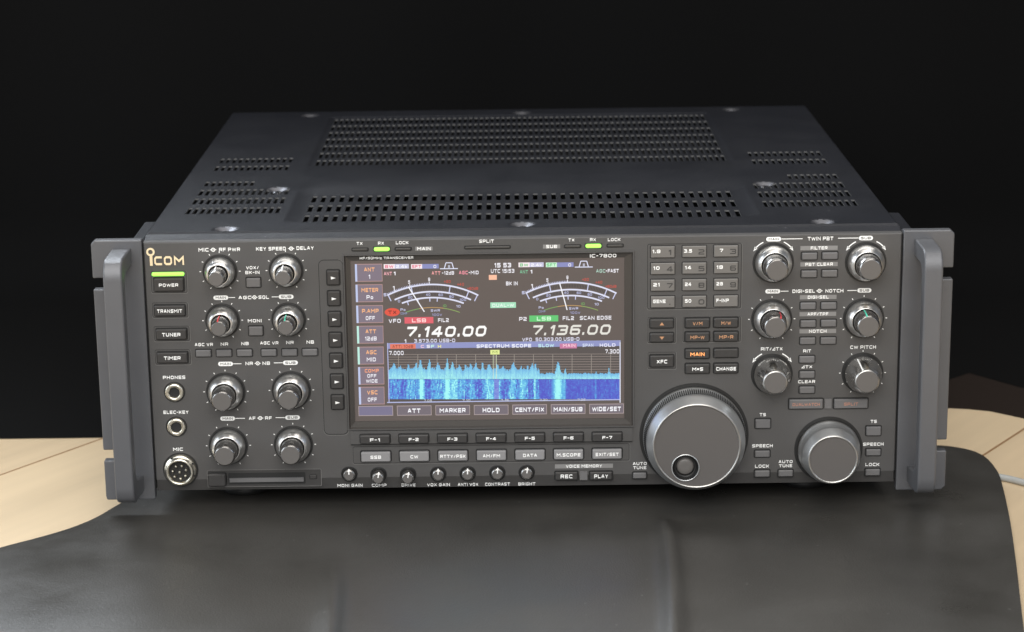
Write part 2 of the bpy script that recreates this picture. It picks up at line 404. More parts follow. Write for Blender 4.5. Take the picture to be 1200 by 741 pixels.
# microphone connector
x, z = P(211.8, 550.4); mb = MB()
mb.lathe(x, z, [(10.2, FY - .06), (9.0, FY - .06)], 'groove', 48, False)
mb.lathe(x, z, [(9.2, FY), (9.2, FY - 2.2), (8.6, FY - 2.9), (8.2, FY - 2.9), (8.0, FY - 5.0), (7.5, FY - 5.6), (6.5, FY - 5.6), (6.3, FY - 2.6)], 'nickel', 56, False)
mb.lathe(x, z, [(6.4, FY - 2.6)], 'inside', 30, True)
for a in (0, 90, 200, 310):
    t = math.radians(a + 30); cx, cz = x + 8.75 * math.cos(t), z + 8.75 * math.sin(t)
    mb.box(cx - .5, cx + .5, FY - 3.1, FY - 2.6, cz - .5, cz + .5, 'inside')
mic = mb.build('microphone_connector', radio, (x, FY, z))
pm = MB()
for k in range(8):
    if k < 7: cx, cz = x + 3.9 * math.cos(k * 2 * PI / 7 + .3), z + 3.9 * math.sin(k * 2 * PI / 7 + .3)
    else: cx, cz = x, z
    pm.lathe(cx, cz, [(.75, FY - 2.6), (.7, FY - 5.0), (.3, FY - 5.4)], 'pin', 12, True)
pm.build('connector_pins', mic, (x, FY - 3, z))

# ---- knob families
def ticks(x, z, r, L=.9, n=11, dot=False):
    for k in range(n):
        a = math.radians(90 + 150 - k * 300 / (n - 1))
        x0, z0 = x + r * math.cos(a), z + r * math.sin(a); x1, z1 = x + (r + L) * math.cos(a), z + (r + L) * math.sin(a)
        FPn.line(x0, z0, x1, z1, .42, FY - .1, 'white')
def dual_knob(u, v, ro, ri, ho, hi, tick=True, pointer=None, pang=90, label=None, name='dual_knob', outer_pointer=None):
    x, z = P(u, v); mb = MB()
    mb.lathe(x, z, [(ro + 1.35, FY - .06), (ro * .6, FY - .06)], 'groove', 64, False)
    mb.lathe(x, z, [(ro * .97, FY), (ro, FY - 1.0), (ro * .985, FY - ho * .46), (ro * .93, FY - ho * .68), (ro * .84, FY - ho * .85), (ro * .76, FY - ho * .94), (max(ro * .66, ri + .55), FY - ho), (ri + .25, FY - ho + .5)],
             'chrome', 64, False, ms=['chrome2', 'chrome', 'chrome', 'chrome', 'chrome', 'chrome', 'groove'])
    o = mb.build(name, radio, (x, FY, z))
    if label: o['label'] = label
    ib = MB()
    ib.lathe(x, z, [(ri, FY - ho + .6), (ri, FY - ho - .4), (ri * .97, FY - hi + 3.0), (ri * .90, FY - hi + .9), (ri * .80, FY - hi), (ri * .76, FY - hi - .05)], 'chrome2', 48, True,
             ms=['groove', 'chrome2', 'chrome2', 'chrome2', 'tip', 'tip'])
    if pointer:
        a = math.radians(pang); r0, r1 = ri * .80, ri * 1.02
        ya, yb = FY - hi + .3, FY - ho - 1.2
        dx, dz = math.cos(a), math.sin(a); nx, nz = -dz * .38, dx * .38
        p = []
        for rr_, yy in ((ri * .83, -hi - .08), (ri * .92, -hi + .75), (ri * .99, -hi + 2.9), (ri + .14, -ho - .6)):
            p += [(x + dx * rr_ - nx + dx * .12, FY + yy - .06, z + dz * rr_ - nz + dz * .12), (x + dx * rr_ + nx + dx * .12, FY + yy - .06, z + dz * rr_ + nz + dz * .12)]
        ib.add(p, [(0, 1, 3, 2), (2, 3, 5, 4), (4, 5, 7, 6)], pointer)
    ib.build('inner_knob', o, (x, FY - ho, z))
    if tick: ticks(x, z, ro + 2.1)
    return o
dual_knob(257.9, 318.2, 8.5, 4.9, 9, 19, pointer='white', pang=100)
dual_knob(335.4, 316.9, 8.5, 4.9, 9, 19, pointer='white', pang=98)
dual_knob(260.9, 375.6, 8.5, 4.9, 9, 19, pointer='pred', pang=95, label='dual knob with a red pointer line')
dual_knob(338.4, 374.4, 8.5, 4.9, 9, 19, pointer='pgreen', pang=95, label='dual knob with a green pointer line')
for u, v in ((264.8, 459.0), (341.5, 457.3), (267.7, 522.2), (344.0, 521.0)):
    dual_knob(u, v, 9.9, 6.5, 8.5, 20)
for u, v, tk, pt, lb in ((906.1, 308, False, None, None), (1014.4, 307.3, False, None, None), (904.3, 374, True, 'pred', 'dual knob with a red pointer line'), (1011.9, 373, True, 'pgreen', 'dual knob with a green pointer line')):
    dual_knob(u, v, 10.3, 7.0, 8.5, 19, tick=tk, pointer=pt, pang=62 if pt == 'pred' else 100, label=lb)
def cone_knob(u, v, ptr=None):
    x, z = P(u, v); mb = MB()
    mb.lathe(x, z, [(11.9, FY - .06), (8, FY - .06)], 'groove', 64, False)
    mb.lathe(x, z, [(10.2, FY), (10.5, FY - 1.5), (10.4, FY - 5.5), (9.6, FY - 9.5), (8.2, FY - 13.5), (7.3, FY - 16.5), (6.8, FY - 17.6), (6.2, FY - 18.2), (5.9, FY - 18.2)],
             'chrome', 64, True, ms=['chrome2', 'polish', 'polish', 'polish', 'polish', 'polish', 'edge', 'tip', 'tip'])
    if ptr:
        a = math.radians(112); dx, dz = math.cos(a), math.sin(a); nx, nz = -dz * .35, dx * .35
        pr = [(6.9, -17.8), (7.45, -16.5), (8.35, -13.5), (9.75, -9.5), (10.5, -5.5)]
        vs = []
        for r, yy in pr:
            vs += [(x + dx * r - nx, FY + yy - .12, z + dz * r - nz), (x + dx * r + nx, FY + yy - .12, z + dz * r + nz)]
        mb.add(vs, [(2 * i, 2 * i + 1, 2 * i + 3, 2 * i + 2) for i in range(4)], ptr)
        ticks(x, z, 12.4)
    return mb.build('tapered_knob', radio, (x, FY, z))
cone_knob(904.4, 438.2)
cone_knob(1010.7, 437, 'white')
# curved arrows round the endless knobs
def arc_arrows(u, v, r=13.1):
    x, z = P(u, v)
    for s in (-1, 1):
        vs = []
        for k in range(7):
            a = math.radians(90 - s * (26 + k * 4.2)); w = .62
            vs += [(x + (r - w / 2) * math.cos(a), FY - .1, z + (r - w / 2) * math.sin(a)), (x + (r + w / 2) * math.cos(a), FY - .1, z + (r + w / 2) * math.sin(a))]
        FPn.add(vs, [(2 * i, 2 * i + 1, 2 * i + 3, 2 * i + 2) for i in range(6)], 'white')
        a0 = math.radians(90 - s * 48); a1 = math.radians(90 - s * 59)
        FPn.add([(x + (r - .95) * math.cos(a0), FY - .1, z + (r - .95) * math.sin(a0)), (x + (r + .95) * math.cos(a0), FY - .1, z + (r + .95) * math.sin(a0)), (x + (r - .1) * math.cos(a1), FY - .1, z + (r - .1) * math.sin(a1))], [(0, 1, 2)], 'white')
for u, v in ((906.1, 308), (1014.4, 307.3), (904.4, 438.2)): arc_arrows(u, v)
# trimmer knobs
for u, v, t, hi, pa in ((409.4, 555.4, 'MONI GAIN', 3.5, 90), (443.7, 556.0, 'COMP', 8, 80), (478.3, 556.0, 'DRIVE', 8, 78), (513.5, 555.2, 'VOX GAIN', 3.5, 88), (548.1, 554.8, 'ANTI VOX', 3.5, 90), (582.8, 554, 'CONTRAST', 3.5, 85), (617.2, 553.6, 'BRIGHT', 3.5, 82)):
    x, z = P(u, v); mb = MB()
    mb.lathe(x, z, [(4.75, FY - .06), (2.5, FY - .06)], 'groove', 36, False)
    mb.lathe(x, z, [(4.75, FY - .1), (4.3, FY - .5), (3.9, FY - .1)], 'groove', 36, False)
    mb.lathe(x, z, [(3.5, FY), (3.5, FY - hi * .5), (3.35, FY - hi + .9), (2.9, FY - hi + .15), (2.6, FY - hi)], 'chrome2', 30, True, ms=['chrome2', 'chrome2', 'chrome', 'chrome2', 'tip'])
    a = math.radians(pa); dx, dz = math.cos(a), math.sin(a); nx, nz = -dz * .32, dx * .32
    mb.add([(x + dx * .6 - nx, FY - hi - .12, z + dz * .6 - nz), (x + dx * .6 + nx, FY - hi - .12, z + dz * .6 + nz), (x + dx * 2.9 + nx, FY - hi - .1, z + dz * 2.9 + nz), (x + dx * 2.9 - nx, FY - hi - .1, z + dz * 2.9 - nz),
            (x + dx * 3.62 + nx, FY - hi + 1.2, z + dz * 3.62 + nz), (x + dx * 3.62 - nx, FY - hi + 1.2, z + dz * 3.62 - nz)], [(0, 1, 2, 3), (3, 2, 4, 5)], 'white')
    mb.build('trimmer_knob', radio, (x, FY, z))
    # legend on the lower bevel
    xx, zz = P(u, 570.2 - (u - 409) * .008)
    yb_ = FY + (zb - zz) / zb * 3.2 - .15 if zz < zb else FY - .1
    FPn.text(t, x, zz, 3.9 * K, {'MONI GAIN': 31, 'COMP': 18, 'DRIVE': 17, 'VOX GAIN': 28, 'ANTI VOX': 25, 'CONTRAST': 30.5, 'BRIGHT': 21}[t] * K, y=yb_ - .45, bold=.02)

# main tuning dial
def dial(u, v, R1, Rf, h, name, dimple=None, knurl=False, label=None):
    x, z = P(u, v); mb = MB(); hs = h * .68
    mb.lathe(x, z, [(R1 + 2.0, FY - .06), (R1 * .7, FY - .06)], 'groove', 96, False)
    mb.lathe(x, z, [(R1 - .3, FY - .8), (R1 + .1, FY - 1.4), (R1 + .1, FY - hs * .26), (R1 - .5, FY - hs * .30), (R1 - 1.3, FY - hs * .84), (R1 - 1.0, FY - hs * .88), (R1 - 1.2, FY - hs), (R1 - 1.8, FY - hs - 1.0), (Rf + 1.0, FY - h + .5), (Rf + .6, FY - h - .1)],
             'satin', 128, False, ms=['chrome', 'edge', 'satin', 'satin', 'satin', 'satin', 'satin', 'satin', 'satin'])
    if knurl:   # fine raised ribs in patches round the skirt
        n = 150
        for i in range(n):
            a = 2 * PI * i / n
            if True:
                y0, y1 = FY - hs * .31, FY - hs * .82; w = R1 * .0105; r = R1 - .5; q = R1 - 1.28
                ca, sa = math.cos(a), math.sin(a); t = (-sa * w, ca * w)
                mb.add([(x + ca * r - t[0], y0, z + sa * r - t[1]), (x + ca * r + t[0], y0, z + sa * r + t[1]), (x + ca * q + t[0], y1, z + sa * q + t[1]), (x + ca * q - t[0], y1, z + sa * q - t[1]),
                        (x + ca * (r + .5), y0, z + sa * (r + .5)), (x + ca * (q + .5), y1, z + sa * (q + .5))], [(0, 4, 5, 3), (4, 1, 2, 5)], 'knurl')
    o = mb.build(name, radio, (x, FY, z)); o['label'] = label
    fb = MB()
    yf = FY - h
    fb.lathe(x, z, [(Rf + .6, yf - .1), (Rf + .35, yf - .5), (Rf - .35, yf - .5), (Rf - .6, yf)], 'edge', 128, False)
    if dimple:
        ddx, ddz, dr = dimple; cx, cz = x + ddx, z + ddz; n = 128; outer = []; inner = []
        for i in range(n):
            a = 2 * PI * i / n
            outer.append((x + (Rf - .6) * math.cos(a), yf, z + (Rf - .6) * math.sin(a)))
            inner.append((cx + dr * math.cos(a), yf, cz + dr * math.sin(a)))
        fb.loft([outer, inner], 'dialface', False)
        dd = MB()
        dd.lathe(cx, cz, [(dr, yf), (dr - .1, yf - .5), (dr - .7, yf - .5), (dr - .95, yf + .2), (dr - 1.6, yf + 2.6), (dr - 2.6, yf + 3.0), (dr * .60, yf + 2.6), (dr * .56, yf + 1.6), (dr * .48, yf + 1.2), (dr * .15, yf + 1.5)],
                 'chrome2', 48, True, ms=['chrome2', 'satin', 'groove', 'groove', 'groove', 'groove', 'tip', 'tip', 'tip', 'tip'])
        fo = fb.build('dial_face', o, (x, yf, z))
        dd.build('finger_dimple', o, (cx, yf, cz))
    else:
        fb.lathe(x, z, [(Rf - .6, yf)], 'dialface', 96, True)
        fb.build('dial_face', o, (x, yf, z))
    return o
dial(813.3, 510.5, 29.2, 24.3, 20, 'tuning_dial', dimple=(-6.3, -12.6, 8.1), knurl=True, label='large main tuning dial with a finger dimple')
dial(970.8, 526.6, 17.6, 13.6, 19, 'tuning_dial', knurl=False, label='smaller tuning dial near the right handle')

# ---- left small buttons and headings
T('MIC', 238.5, 292.9, 4.4, 12); bullseye(249.8, 292.8); T('RF PWR', 269, 292.5, 4.4, 25)
T('KEY SPEED', 317.5, 291.6, 4.4, 35.5); bullseye(341.2, 291.4); T('DELAY', 357.5, 290.8, 4.4, 20.5)
T('VOX/', 295.8, 313.8, 4.0, 15); T('BK-IN', 295.8, 319.4, 4.0, 17); button_obj('push_button', 297.2, 331, 16.5, 11, 1.6, 'keymid')
T('MONI', 298.5, 376, 4.0, 16.5); button_obj('push_button', 300, 387.7, 16.5, 11, 1.6, 'keymid')
def header(pm, ps, um, us, v, words, l0, l1, slope):
    pill('MAIN', um, v); pill('SUB', us, v - slope)
    hline(um + 9, l0, v - .15); hline(l1, us - 9, v - slope + .15)
header(0, 0, 258.8, 335.3, 349, None, 275.5, 318.5, 1.1)
T('AGC', 287, 348.8, 4.2, 15.5); bullseye(298.2, 348.5); T('SQL', 309, 348.4, 4.2, 12.5)
header(0, 0, 264.3, 340.3, 426.6, None, 283, 321, 1.4)
T('NR', 292, 426.1, 4.2, 9); bullseye(302, 425.9); T('NB', 312, 425.8, 4.2, 9)
header(0, 0, 266.8, 342.8, 490.6, None, 287, 323, 1.2)
T('AF', 295.5, 490.3, 4.2, 8); bullseye(305, 490.1); T('RF', 314.5, 490.0, 4.2, 8)
for i, (u, t, w) in enumerate(((238.6, 'AGC VR', 22), (262.7, 'NR', 9), (286.8, 'NB', 9), (315.3, 'AGC VR', 22), (339.5, 'NR', 9), (363.3, 'NB', 9))):
    T(t, u + .3, 403.9 - (u - 239) * .024, 4.0, w)
    button_obj('push_button', u, 413.9 - (u - 239) * .010, 18, 8.3, 1.4, 'keymid', gap=.6)
# memory card slot
x, z = P(309.5, 561); xa = P(243, 561)[0]; xb = P(377, 561)[0]; z0 = P(309, 570.5)[1]; z1 = P(309, 550.2)[1]
cm = MB()
cm.loft([cm.rr((xa + xb) / 2, (z0 + z1) / 2, xb - xa, z1 - z0, .8, FY - .05)], 'key', True)
cm.ringrect((xa + xb) / 2, (z0 + z1) / 2, xb - xa, z1 - z0, .3, FY - .12, 'rim', .8)
sxa, sxb = P(267.5, 560)[0], P(358, 560)[0]; sz0, sz1 = P(312, 567.5)[1], P(312, 554)[1]
cm.loft([cm.rr((sxa + sxb) / 2, (sz0 + sz1) / 2, sxb - sxa, sz1 - sz0, .6, FY - .14)], 'inside', True)
zc = (sz0 + sz1) / 2 - .3
cm.box(sxa + .8, sxb - 1, FY - 1.2, FY - .15, zc - 1.5, zc + .9, 'keymid')
card = cm.build('card_slot', radio, (x, FY, z)); 
bb = MB(); x, z = P(254.8, 561.4); bb.button(x, z, 22 * K, 16 * K, 3.2, 'key', 1.0, .7, .3); bb.build('slot_door', card, (x, FY, z))
bb = MB(); x, z = P(367, 558.8); bb.button(x, z, 8 * K, 4.6 * K, .8, 'key', .4, .25, .3); bb.build('eject_button', card, (x, FY, z))

# ---- display surround
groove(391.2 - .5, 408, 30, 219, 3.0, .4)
for i in range(7):
    u = 390.6 + i * .86; v = 325.1 + i * 24.33
    x, z = P(u, v); mb = MB(); mb.button(x, z, 14.6 * K, 17.6 * K, 1.8, 'key', .7, .45, .65)
    mb.add([(x - 1.2, FY - 1.9, z + .85), (x - 1.2, FY - 1.9, z - .85), (x + 1.5, FY - 1.9, z)], [(0, 1, 2)], 'white')
    mb.build('arrow_key', radio, (x, FY, z))
SY = FY + 2.6
bz = MB()
ix0 = P(413.5, 400, SY)[0]; ix1 = P(731.5, 400, SY)[0]; iz1 = P(575, 303.2, SY)[1]; iz0 = P(575, 491.8, SY)[1]
def rl(x0, x1, z0, z1, y): return [(x0, y, z0), (x1, y, z0), (x1, y, z1), (x0, y, z1)]
bz.loft([rl(dx0 - .7, dx1 + .7, dz0 - .7, dz1 + .7, FY - .02), rl(dx0 - .5, dx1 + .5, dz0 - .5, dz1 + .5, FY - .9), rl(dx0 + .1, dx1 - .1, dz0 + .1, dz1 - .1, FY - .9), rl(dx0 + .8, dx1 - .8, dz0 + .8, dz1 - .8, FY + .8),
         rl(ix0, ix1, iz0, iz1, FY + 1.4), rl(ix0, ix1, iz0, iz1, SY + .3)], 'frame', False, ms=['panel', 'panel', 'frame', 'frame', 'frame'])
bz.text('HF/50MHz TRANSCEIVER', *P(453, 302.4, FY + .5), 3.0 * K, 64 * K, y=FY + .5, m='white', bold=.0)
bz.text('IC-7800', *P(706.8, 299.8, FY + .5), 4.3 * K, 31.5 * K, y=FY + .5, m='white', bold=.015)
bezel = bz.build('display_frame', radio, ((dx0 + dx1) / 2, FY, (dz0 + dz1) / 2))

# function keys on their ledge
xl, xr = P(411, 513)[0], P(741, 511)[0]
FPn.box(xl, xr, FY - 1.0, FY + .5, P(575, 518.2)[1], P(575, 502.5)[1] - .3, 'panel')
FPn.box(xl, xr, FY - 1.02, FY + .2, P(575, 519.2)[1], P(575, 518.3)[1], 'groove')
for i in range(7):
    u = 439.8 + i * 45.25; v = 513.4 - i * .46
    x, z = P(u, v); mb = MB()
    mb.button(x, z, 36 * K, 10.6 * K, 2.6, 'key', .6, .5, .5, y=FY - 1.0)
    mb.text('F-%d' % (i + 1), x, z, 4.0 * K, 12 * K, y=FY - 3.7, m='white', bold=.045)
    mb.build('function_key', radio, (x, FY, z))
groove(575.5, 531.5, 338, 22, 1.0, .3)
for i, (t, w) in enumerate((('SSB', 13), ('CW', 9.5), ('RTTY/PSK', 31), ('AM/FM', 21), ('DATA', 17), ('M.SCOPE', 29), ('EXIT/SET', 28))):
    u = 440.6 + i * 45.12; v = 534.6 - i * .56
    button_obj('mode_key', u, v, 35.5, 12.2, 2.2, 'keylight', t, tw=w, th=4.2, gap=.75, r=.7, bold=.04)
plate_label('VOICE MEMORY', 684.3, 546.3, 71, 5.4)
button_obj('push_button', 663.8, 557.4, 27, 10, 1.6, 'key', 'REC', tw=14.5, th=4.8); button_obj('push_button', 704.3, 557.2, 27, 10, 1.6, 'key', 'PLAY', tw=17, th=4.8)
x, z = P(683.8, 557.3); FPn.box(x - 2.2, x + 2.2, FY - .8, FY, z - 2.5, z + 2.5, 'keymid')
for (u, v) in ((749.7, 545.6), (920.6, 543.3)):
    T('AUTO', u, v - 2.2, 3.8, 17, bold=.02); T('TUNE', u, v + 2.6, 3.8, 16, bold=.02)
button_obj('push_button', 749.6, 557, 16, 7.2, 1.4, 'keymid'); button_obj('push_button', 920.5, 554.3, 17.5, 8, 1.4, 'keymid')

# indicator row
def ind(name, u, v, w, h, m, lab=None):
    x, z = P(u, v); mb = MB()
    mb.loft([mb.rr(x, z, (w + 3) * K, (h + 2.4) * K, .8, FY - .05)], 'groove' if m != 'green' else 'key', True)
    mb.loft([mb.rr(x, z, w * K, h * K, h * K * .45, FY - .06), mb.rr(x, z, w * K, h * K, h * K * .45, FY - .5), mb.rr(x, z, w * K - .8, h * K - .6, h * K * .3, FY - .8)], m, True)
    o = mb.build(name, radio, (x, FY, z))
    if lab: o['label'] = lab
T('TX', 421.3, 285.5, 3.8, 7, bold=.01); T('RX', 446.4, 285.1, 3.8, 7, bold=.01); T('LOCK', 471.3, 284.5, 3.8, 15, bold=.01)
ind('indicator_lamp', 422, 292.6, 18, 2.6, 'ledoff'); ind('indicator_lamp', 447.4, 292.0, 18.5, 4.6, 'green', 'glowing green indicator lamp'); ind('indicator_lamp', 472.6, 291.9, 18, 2.6, 'ledoff')
plate_label('MAIN', 496.8, 291.5, 20.5, 4.8, 'plate', 16)
T('SPLIT', 570.2, 282.8, 4.0, 17.5, bold=.02); ind('indicator_lamp', 571.3, 290.0, 53, 2.4, 'ledoff')
plate_label('SUB', 646.4, 289.0, 20.5, 4.8, 'plate', 13)
T('TX', 669.6, 281.4, 3.8, 7, bold=.01); T('RX', 694.8, 281, 3.8, 7, bold=.01); T('LOCK', 719.7, 280.9, 3.8, 15, bold=.01)
ind('indicator_lamp', 671, 288.8, 18, 2.6, 'ledoff'); ind('indicator_lamp', 695.4, 288.2, 18.5, 4.6, 'green', 'glowing green indicator lamp'); ind('indicator_lamp', 720.9, 288.0, 18, 2.6, 'ledoff')

# keypad
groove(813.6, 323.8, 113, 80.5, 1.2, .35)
names = [('1.8', '1'), ('3.5', '2'), ('7', '3'), ('10', '4'), ('14', '5'), ('18', '6'), ('21', '7'), ('24', '8'), ('28', '9'), ('GENE', '.'), ('50', '0'), ('F-INP', '')]
for k, (a, b) in enumerate(names):
    i, j = k % 3, k // 3
    u = 776.6 + i * 37.0; v = 295.1 + j * 19.5 - i * .55
    x, z = P(u, v); mb = MB()
    mb.button(x, z, 28.4 * K, 13.8 * K, 1.5, 'keybrown', .3, .4, .45)
    wa = {1: 4, 2: 7.5, 3: 9.5, 4: 15, 5: 15}[len(a)]
    xo = -3.6 if len(a) > 1 else -2.6
    if len(a) >= 4: xo = -2.0
    mb.text(a, x + xo, z + .55, 4.3 * K, wa * K, y=FY - 1.6, m='white', bold=.05)
    if b: mb.text(b, x + 3.9, z - .1, 6.4 * K, None, y=FY - 1.58, m='dimprint', bold=.0)
    mb.build('number_key', radio, (x, FY, z))
groove(775.3, 386.8, 34, 32, .8, .25); groove(775.5, 422.5, 34, 21, .8, .25); groove(834, 386, 70, 31, .8, .25)
for v, s in ((378.8, 1), (395.2, -1)):
    x, z = P(775.4, v); mb = MB(); mb.button(x, z, 28 * K, 11 * K, 2.0, 'key', .6, .5, .5)
    mb.add([(x - 1.3, FY - 2.1, z - .8 * s), (x + 1.3, FY - 2.1, z - .8 * s), (x, FY - 2.1, z + 1.0 * s)], [(0, 1, 2) if s > 0 else (0, 2, 1)], 'litkey')
    mb.build('arrow_key', radio, (x, FY, z))
button_obj('push_button', 775.5, 422.8, 28, 14, 2.0, 'key', 'XFC', tw=12.5, th=4.6, r=.6, bold=.04)
for u, v, t, m_, w in ((817.2, 378.2, 'V/M', 'litkey', 11.5), (850.5, 377.7, 'M/W', 'litkey', 11.5), (817, 394.5, 'MP-W', 'litkey', 17), (850.6, 394, 'MP-R', 'litkey', 17),
                       (817, 414.2, 'MAIN', 'lit', 17), (850.6, 413.4, 'SUB', 'dimprint', 12), (817.2, 431.6, 'M=S', 'white', 13), (850.5, 431.2, 'CHANGE', 'white', 24)):
    button_obj('push_button', u, v, 28.6, 11.4 if t != 'SUB' else 10.6, 2.0, 'key', t, tm=m_, tw=w, th=4.4, r=.6, bold=.05 if m_ == 'lit' else .03,
               label='push button whose orange legend is lit' if t == 'MAIN' else None)

# right block
pill('MAIN', 906.7, 280.4); pill('SUB', 1014.7, 279.1, 17)
hline(916, 940.5, 280.2); hline(982, 1006, 279.3); T('TWIN PBT', 961.5, 279.7, 4.5, 30.5)
plate_label('FILTER', 959.8, 290.7, 44.5, 5.2, wt=20); plate_label('PBT CLEAR', 959.8, 309.8, 44.5, 5.2, wt=33)
pill('MAIN', 905.6, 341.5); pill('SUB', 1012.9, 340.4, 17); hline(915, 924, 341.4); hline(993, 1004, 340.6)
T('DIGI-SEL', 941.8, 341.3, 4.2, 27); bullseye(960.3, 341.0); T('NOTCH', 977.8, 340.9, 4.2, 21.5)
plate_label('DIGI-SEL', 958.8, 348.3, 44, 5.2, wt=25); plate_label('APF/TPF', 958.4, 368.1, 44, 5.2, wt=25); plate_label('NOTCH', 958.3, 388.2, 44, 5.2, wt=21)
for u, v in ((948.4, 300.1), (972.4, 299.6), (947.9, 320.9), (972, 320.3), (946.8, 358.4), (971, 358.1), (946.8, 379.2), (970.8, 378.6), (946.3, 399.3), (970.4, 399)):
    button_obj('push_button', u, v, 18.2, 8.4, 1.5, 'keymid', gap=.6)
T('RIT', 945.8, 411.4, 3.8, 9.5); T('\u0394TX', 945.5, 430.0, 3.8, 13); T('CLEAR', 945.2, 447.4, 3.8, 20.5)
for v in (421.0, 438.8, 456.7): button_obj('push_button', 945.5, v, 18.2, 8.4, 1.5, 'keymid', gap=.6)
T('RIT/\u0394TX', 904.3, 409.0, 4.2, 26); T('CW PITCH', 1011.4, 406.9, 4.2, 31)
button_obj('push_button', 944.3, 473.1, 40.5, 11.6, 1.8, 'keymid', 'DUALWATCH', 'orange', 3.8, 33, gap=.8, label='wide push button with an orange legend')
button_obj('push_button', 996.8, 472.6, 40.5, 11.6, 1.8, 'keymid', 'SPLIT', 'orange', 3.8, 17, gap=.8, label='wide push button with an orange legend')
x, z = P(970.3, 472.9); FPn.box(x - 1.9, x + 1.9, FY - .8, FY, z - 2.8, z + 2.8, 'keymid')
T('TS', 893.8, 486, 4.0, 7.5); T('SPEECH', 893.5, 522.5, 4.0, 25); T('LOCK', 893, 546.4, 4.0, 17)
button_obj('push_button', 893.8, 496.2, 18, 11.2, 1.8, 'keymid'); button_obj('push_button', 893.2, 531.6, 18, 8, 1.5, 'keymid'); button_obj('push_button', 893.1, 554.7, 18, 8, 1.5, 'keymid')
T('TS', 1023.8, 494, 4.0, 7.5); T('SPEECH', 1023.4, 520.6, 4.0, 25); T('LOCK', 1022.3, 544.4, 4.0, 17)
button_obj('push_button', 1023.4, 504.7, 17.5, 11.2, 1.8, 'keymid'); button_obj('push_button', 1023.2, 529.8, 17.5, 8, 1.5, 'keymid'); button_obj('push_button', 1022.4, 553.1, 17.5, 8, 1.5, 'keymid')

front = FPn.build('front_panel', radio, (0, FY, 0))

# ================================================================== SCREEN
S = MB(); sy = [SY]
def SP(u, v): return P(u, v, SY)
def R_(u0, u1, v0, v1, c, k=1, lin=False):
    x0, z1 = SP(u0, (v0)); x1, _ = SP(u1, v0); _, z0 = SP(u0, v1)
    S.col = c if lin else srgb(c); S.rect(x0, x1, z0, z1, SY - .02 * k, 'screen')
def L_(u0, v0, u1, v1, w, c, k=2):
    a = SP(u0, v0); b = SP(u1, v1); S.col = srgb(c); S.line(a[0], a[1], b[0], b[1], w * K, SY - .02 * k, 'screen')
def X_(t, u, v, h, w, c, k=3, bold=.03, shear=0, **kw):
    x, z = SP(u, v); S.col = srgb(c); S.text(t, x, z, h * K, w * K, y=SY - .02 * k, m='screen', bold=bold, shear=shear, **kw)
S.col = srgb((92, 82, 78)); S.rect(ix0, ix1, iz0, iz1, SY, 'screen')
WH = (240, 238, 245); LV = (205, 208, 240)
def dv(u): return -(u - 575) * .0125            # the screen's rows fall slightly to the left in the photograph
# left soft-key column
soft = [('ANT', '1', 320), ('METER', 'Po', 344), ('P.AMP', 'OFF', 368.5), ('ATT', '12dB', 392.5), ('AGC', 'MID', 417), ('COMP', 'OFF', 440.6), ('VSC', 'OFF', 464)]
for i, (a, b, v) in enumerate(soft):
    u0, u1 = 415.8 + i * .75, 447.8 + i * .42
    R_(u0, u1, v - 10.4, v + 10.4, (176, 140, 138)); R_(u0 + .6, u1 - .6, v - 9.6, v + 9.6, (124, 112, 126), 2)
    R_(u0, u0 + 2.4, v - 10.2, v + 10.2, (190, 200, 235) if i not in (3, 4) else (190, 238, 225), 3)
    um = (u0 + u1) / 2 + 1
    if a == 'COMP':
        X_(a, um, v - 6, 4.4, 17, (255, 165, 120)); X_('OFF', um, v, 4.4, 11, WH); X_('WIDE', um, v + 6, 4.4, 14, WH)
    else:
        X_(a, um, v - 4, 5.0, {3: 12.5, 5: 20}[len(a)], (255, 185, 130)); X_(b, um, v + 4.4, 5.0, {1: 2, 2: 8, 3: 11, 4: 14}[len(b)], WH)
# bottom soft keys
for i, t in enumerate(('', 'ATT', 'MARKER', 'HOLD', 'CENT/FIX', 'MAIN/SUB', 'WIDE/SET')):
    u0 = 420 + i * 45.1; u1 = u0 + 40.4; v = 481.9 - i * .42
    R_(u0, u1, v - 5.8, v + 5.8, (176, 160, 160)); R_(u0 + .6, u1 - .6, v - 5.1, v + 5.1, (112, 103, 112) if i else (118, 112, 140), 2)
    if t: X_(t, (u0 + u1) / 2, v, 5.6, {3: 15.5, 4: 20.5, 6: 31.5, 8: 35}[len(t)], (250, 250, 255), bold=.045)
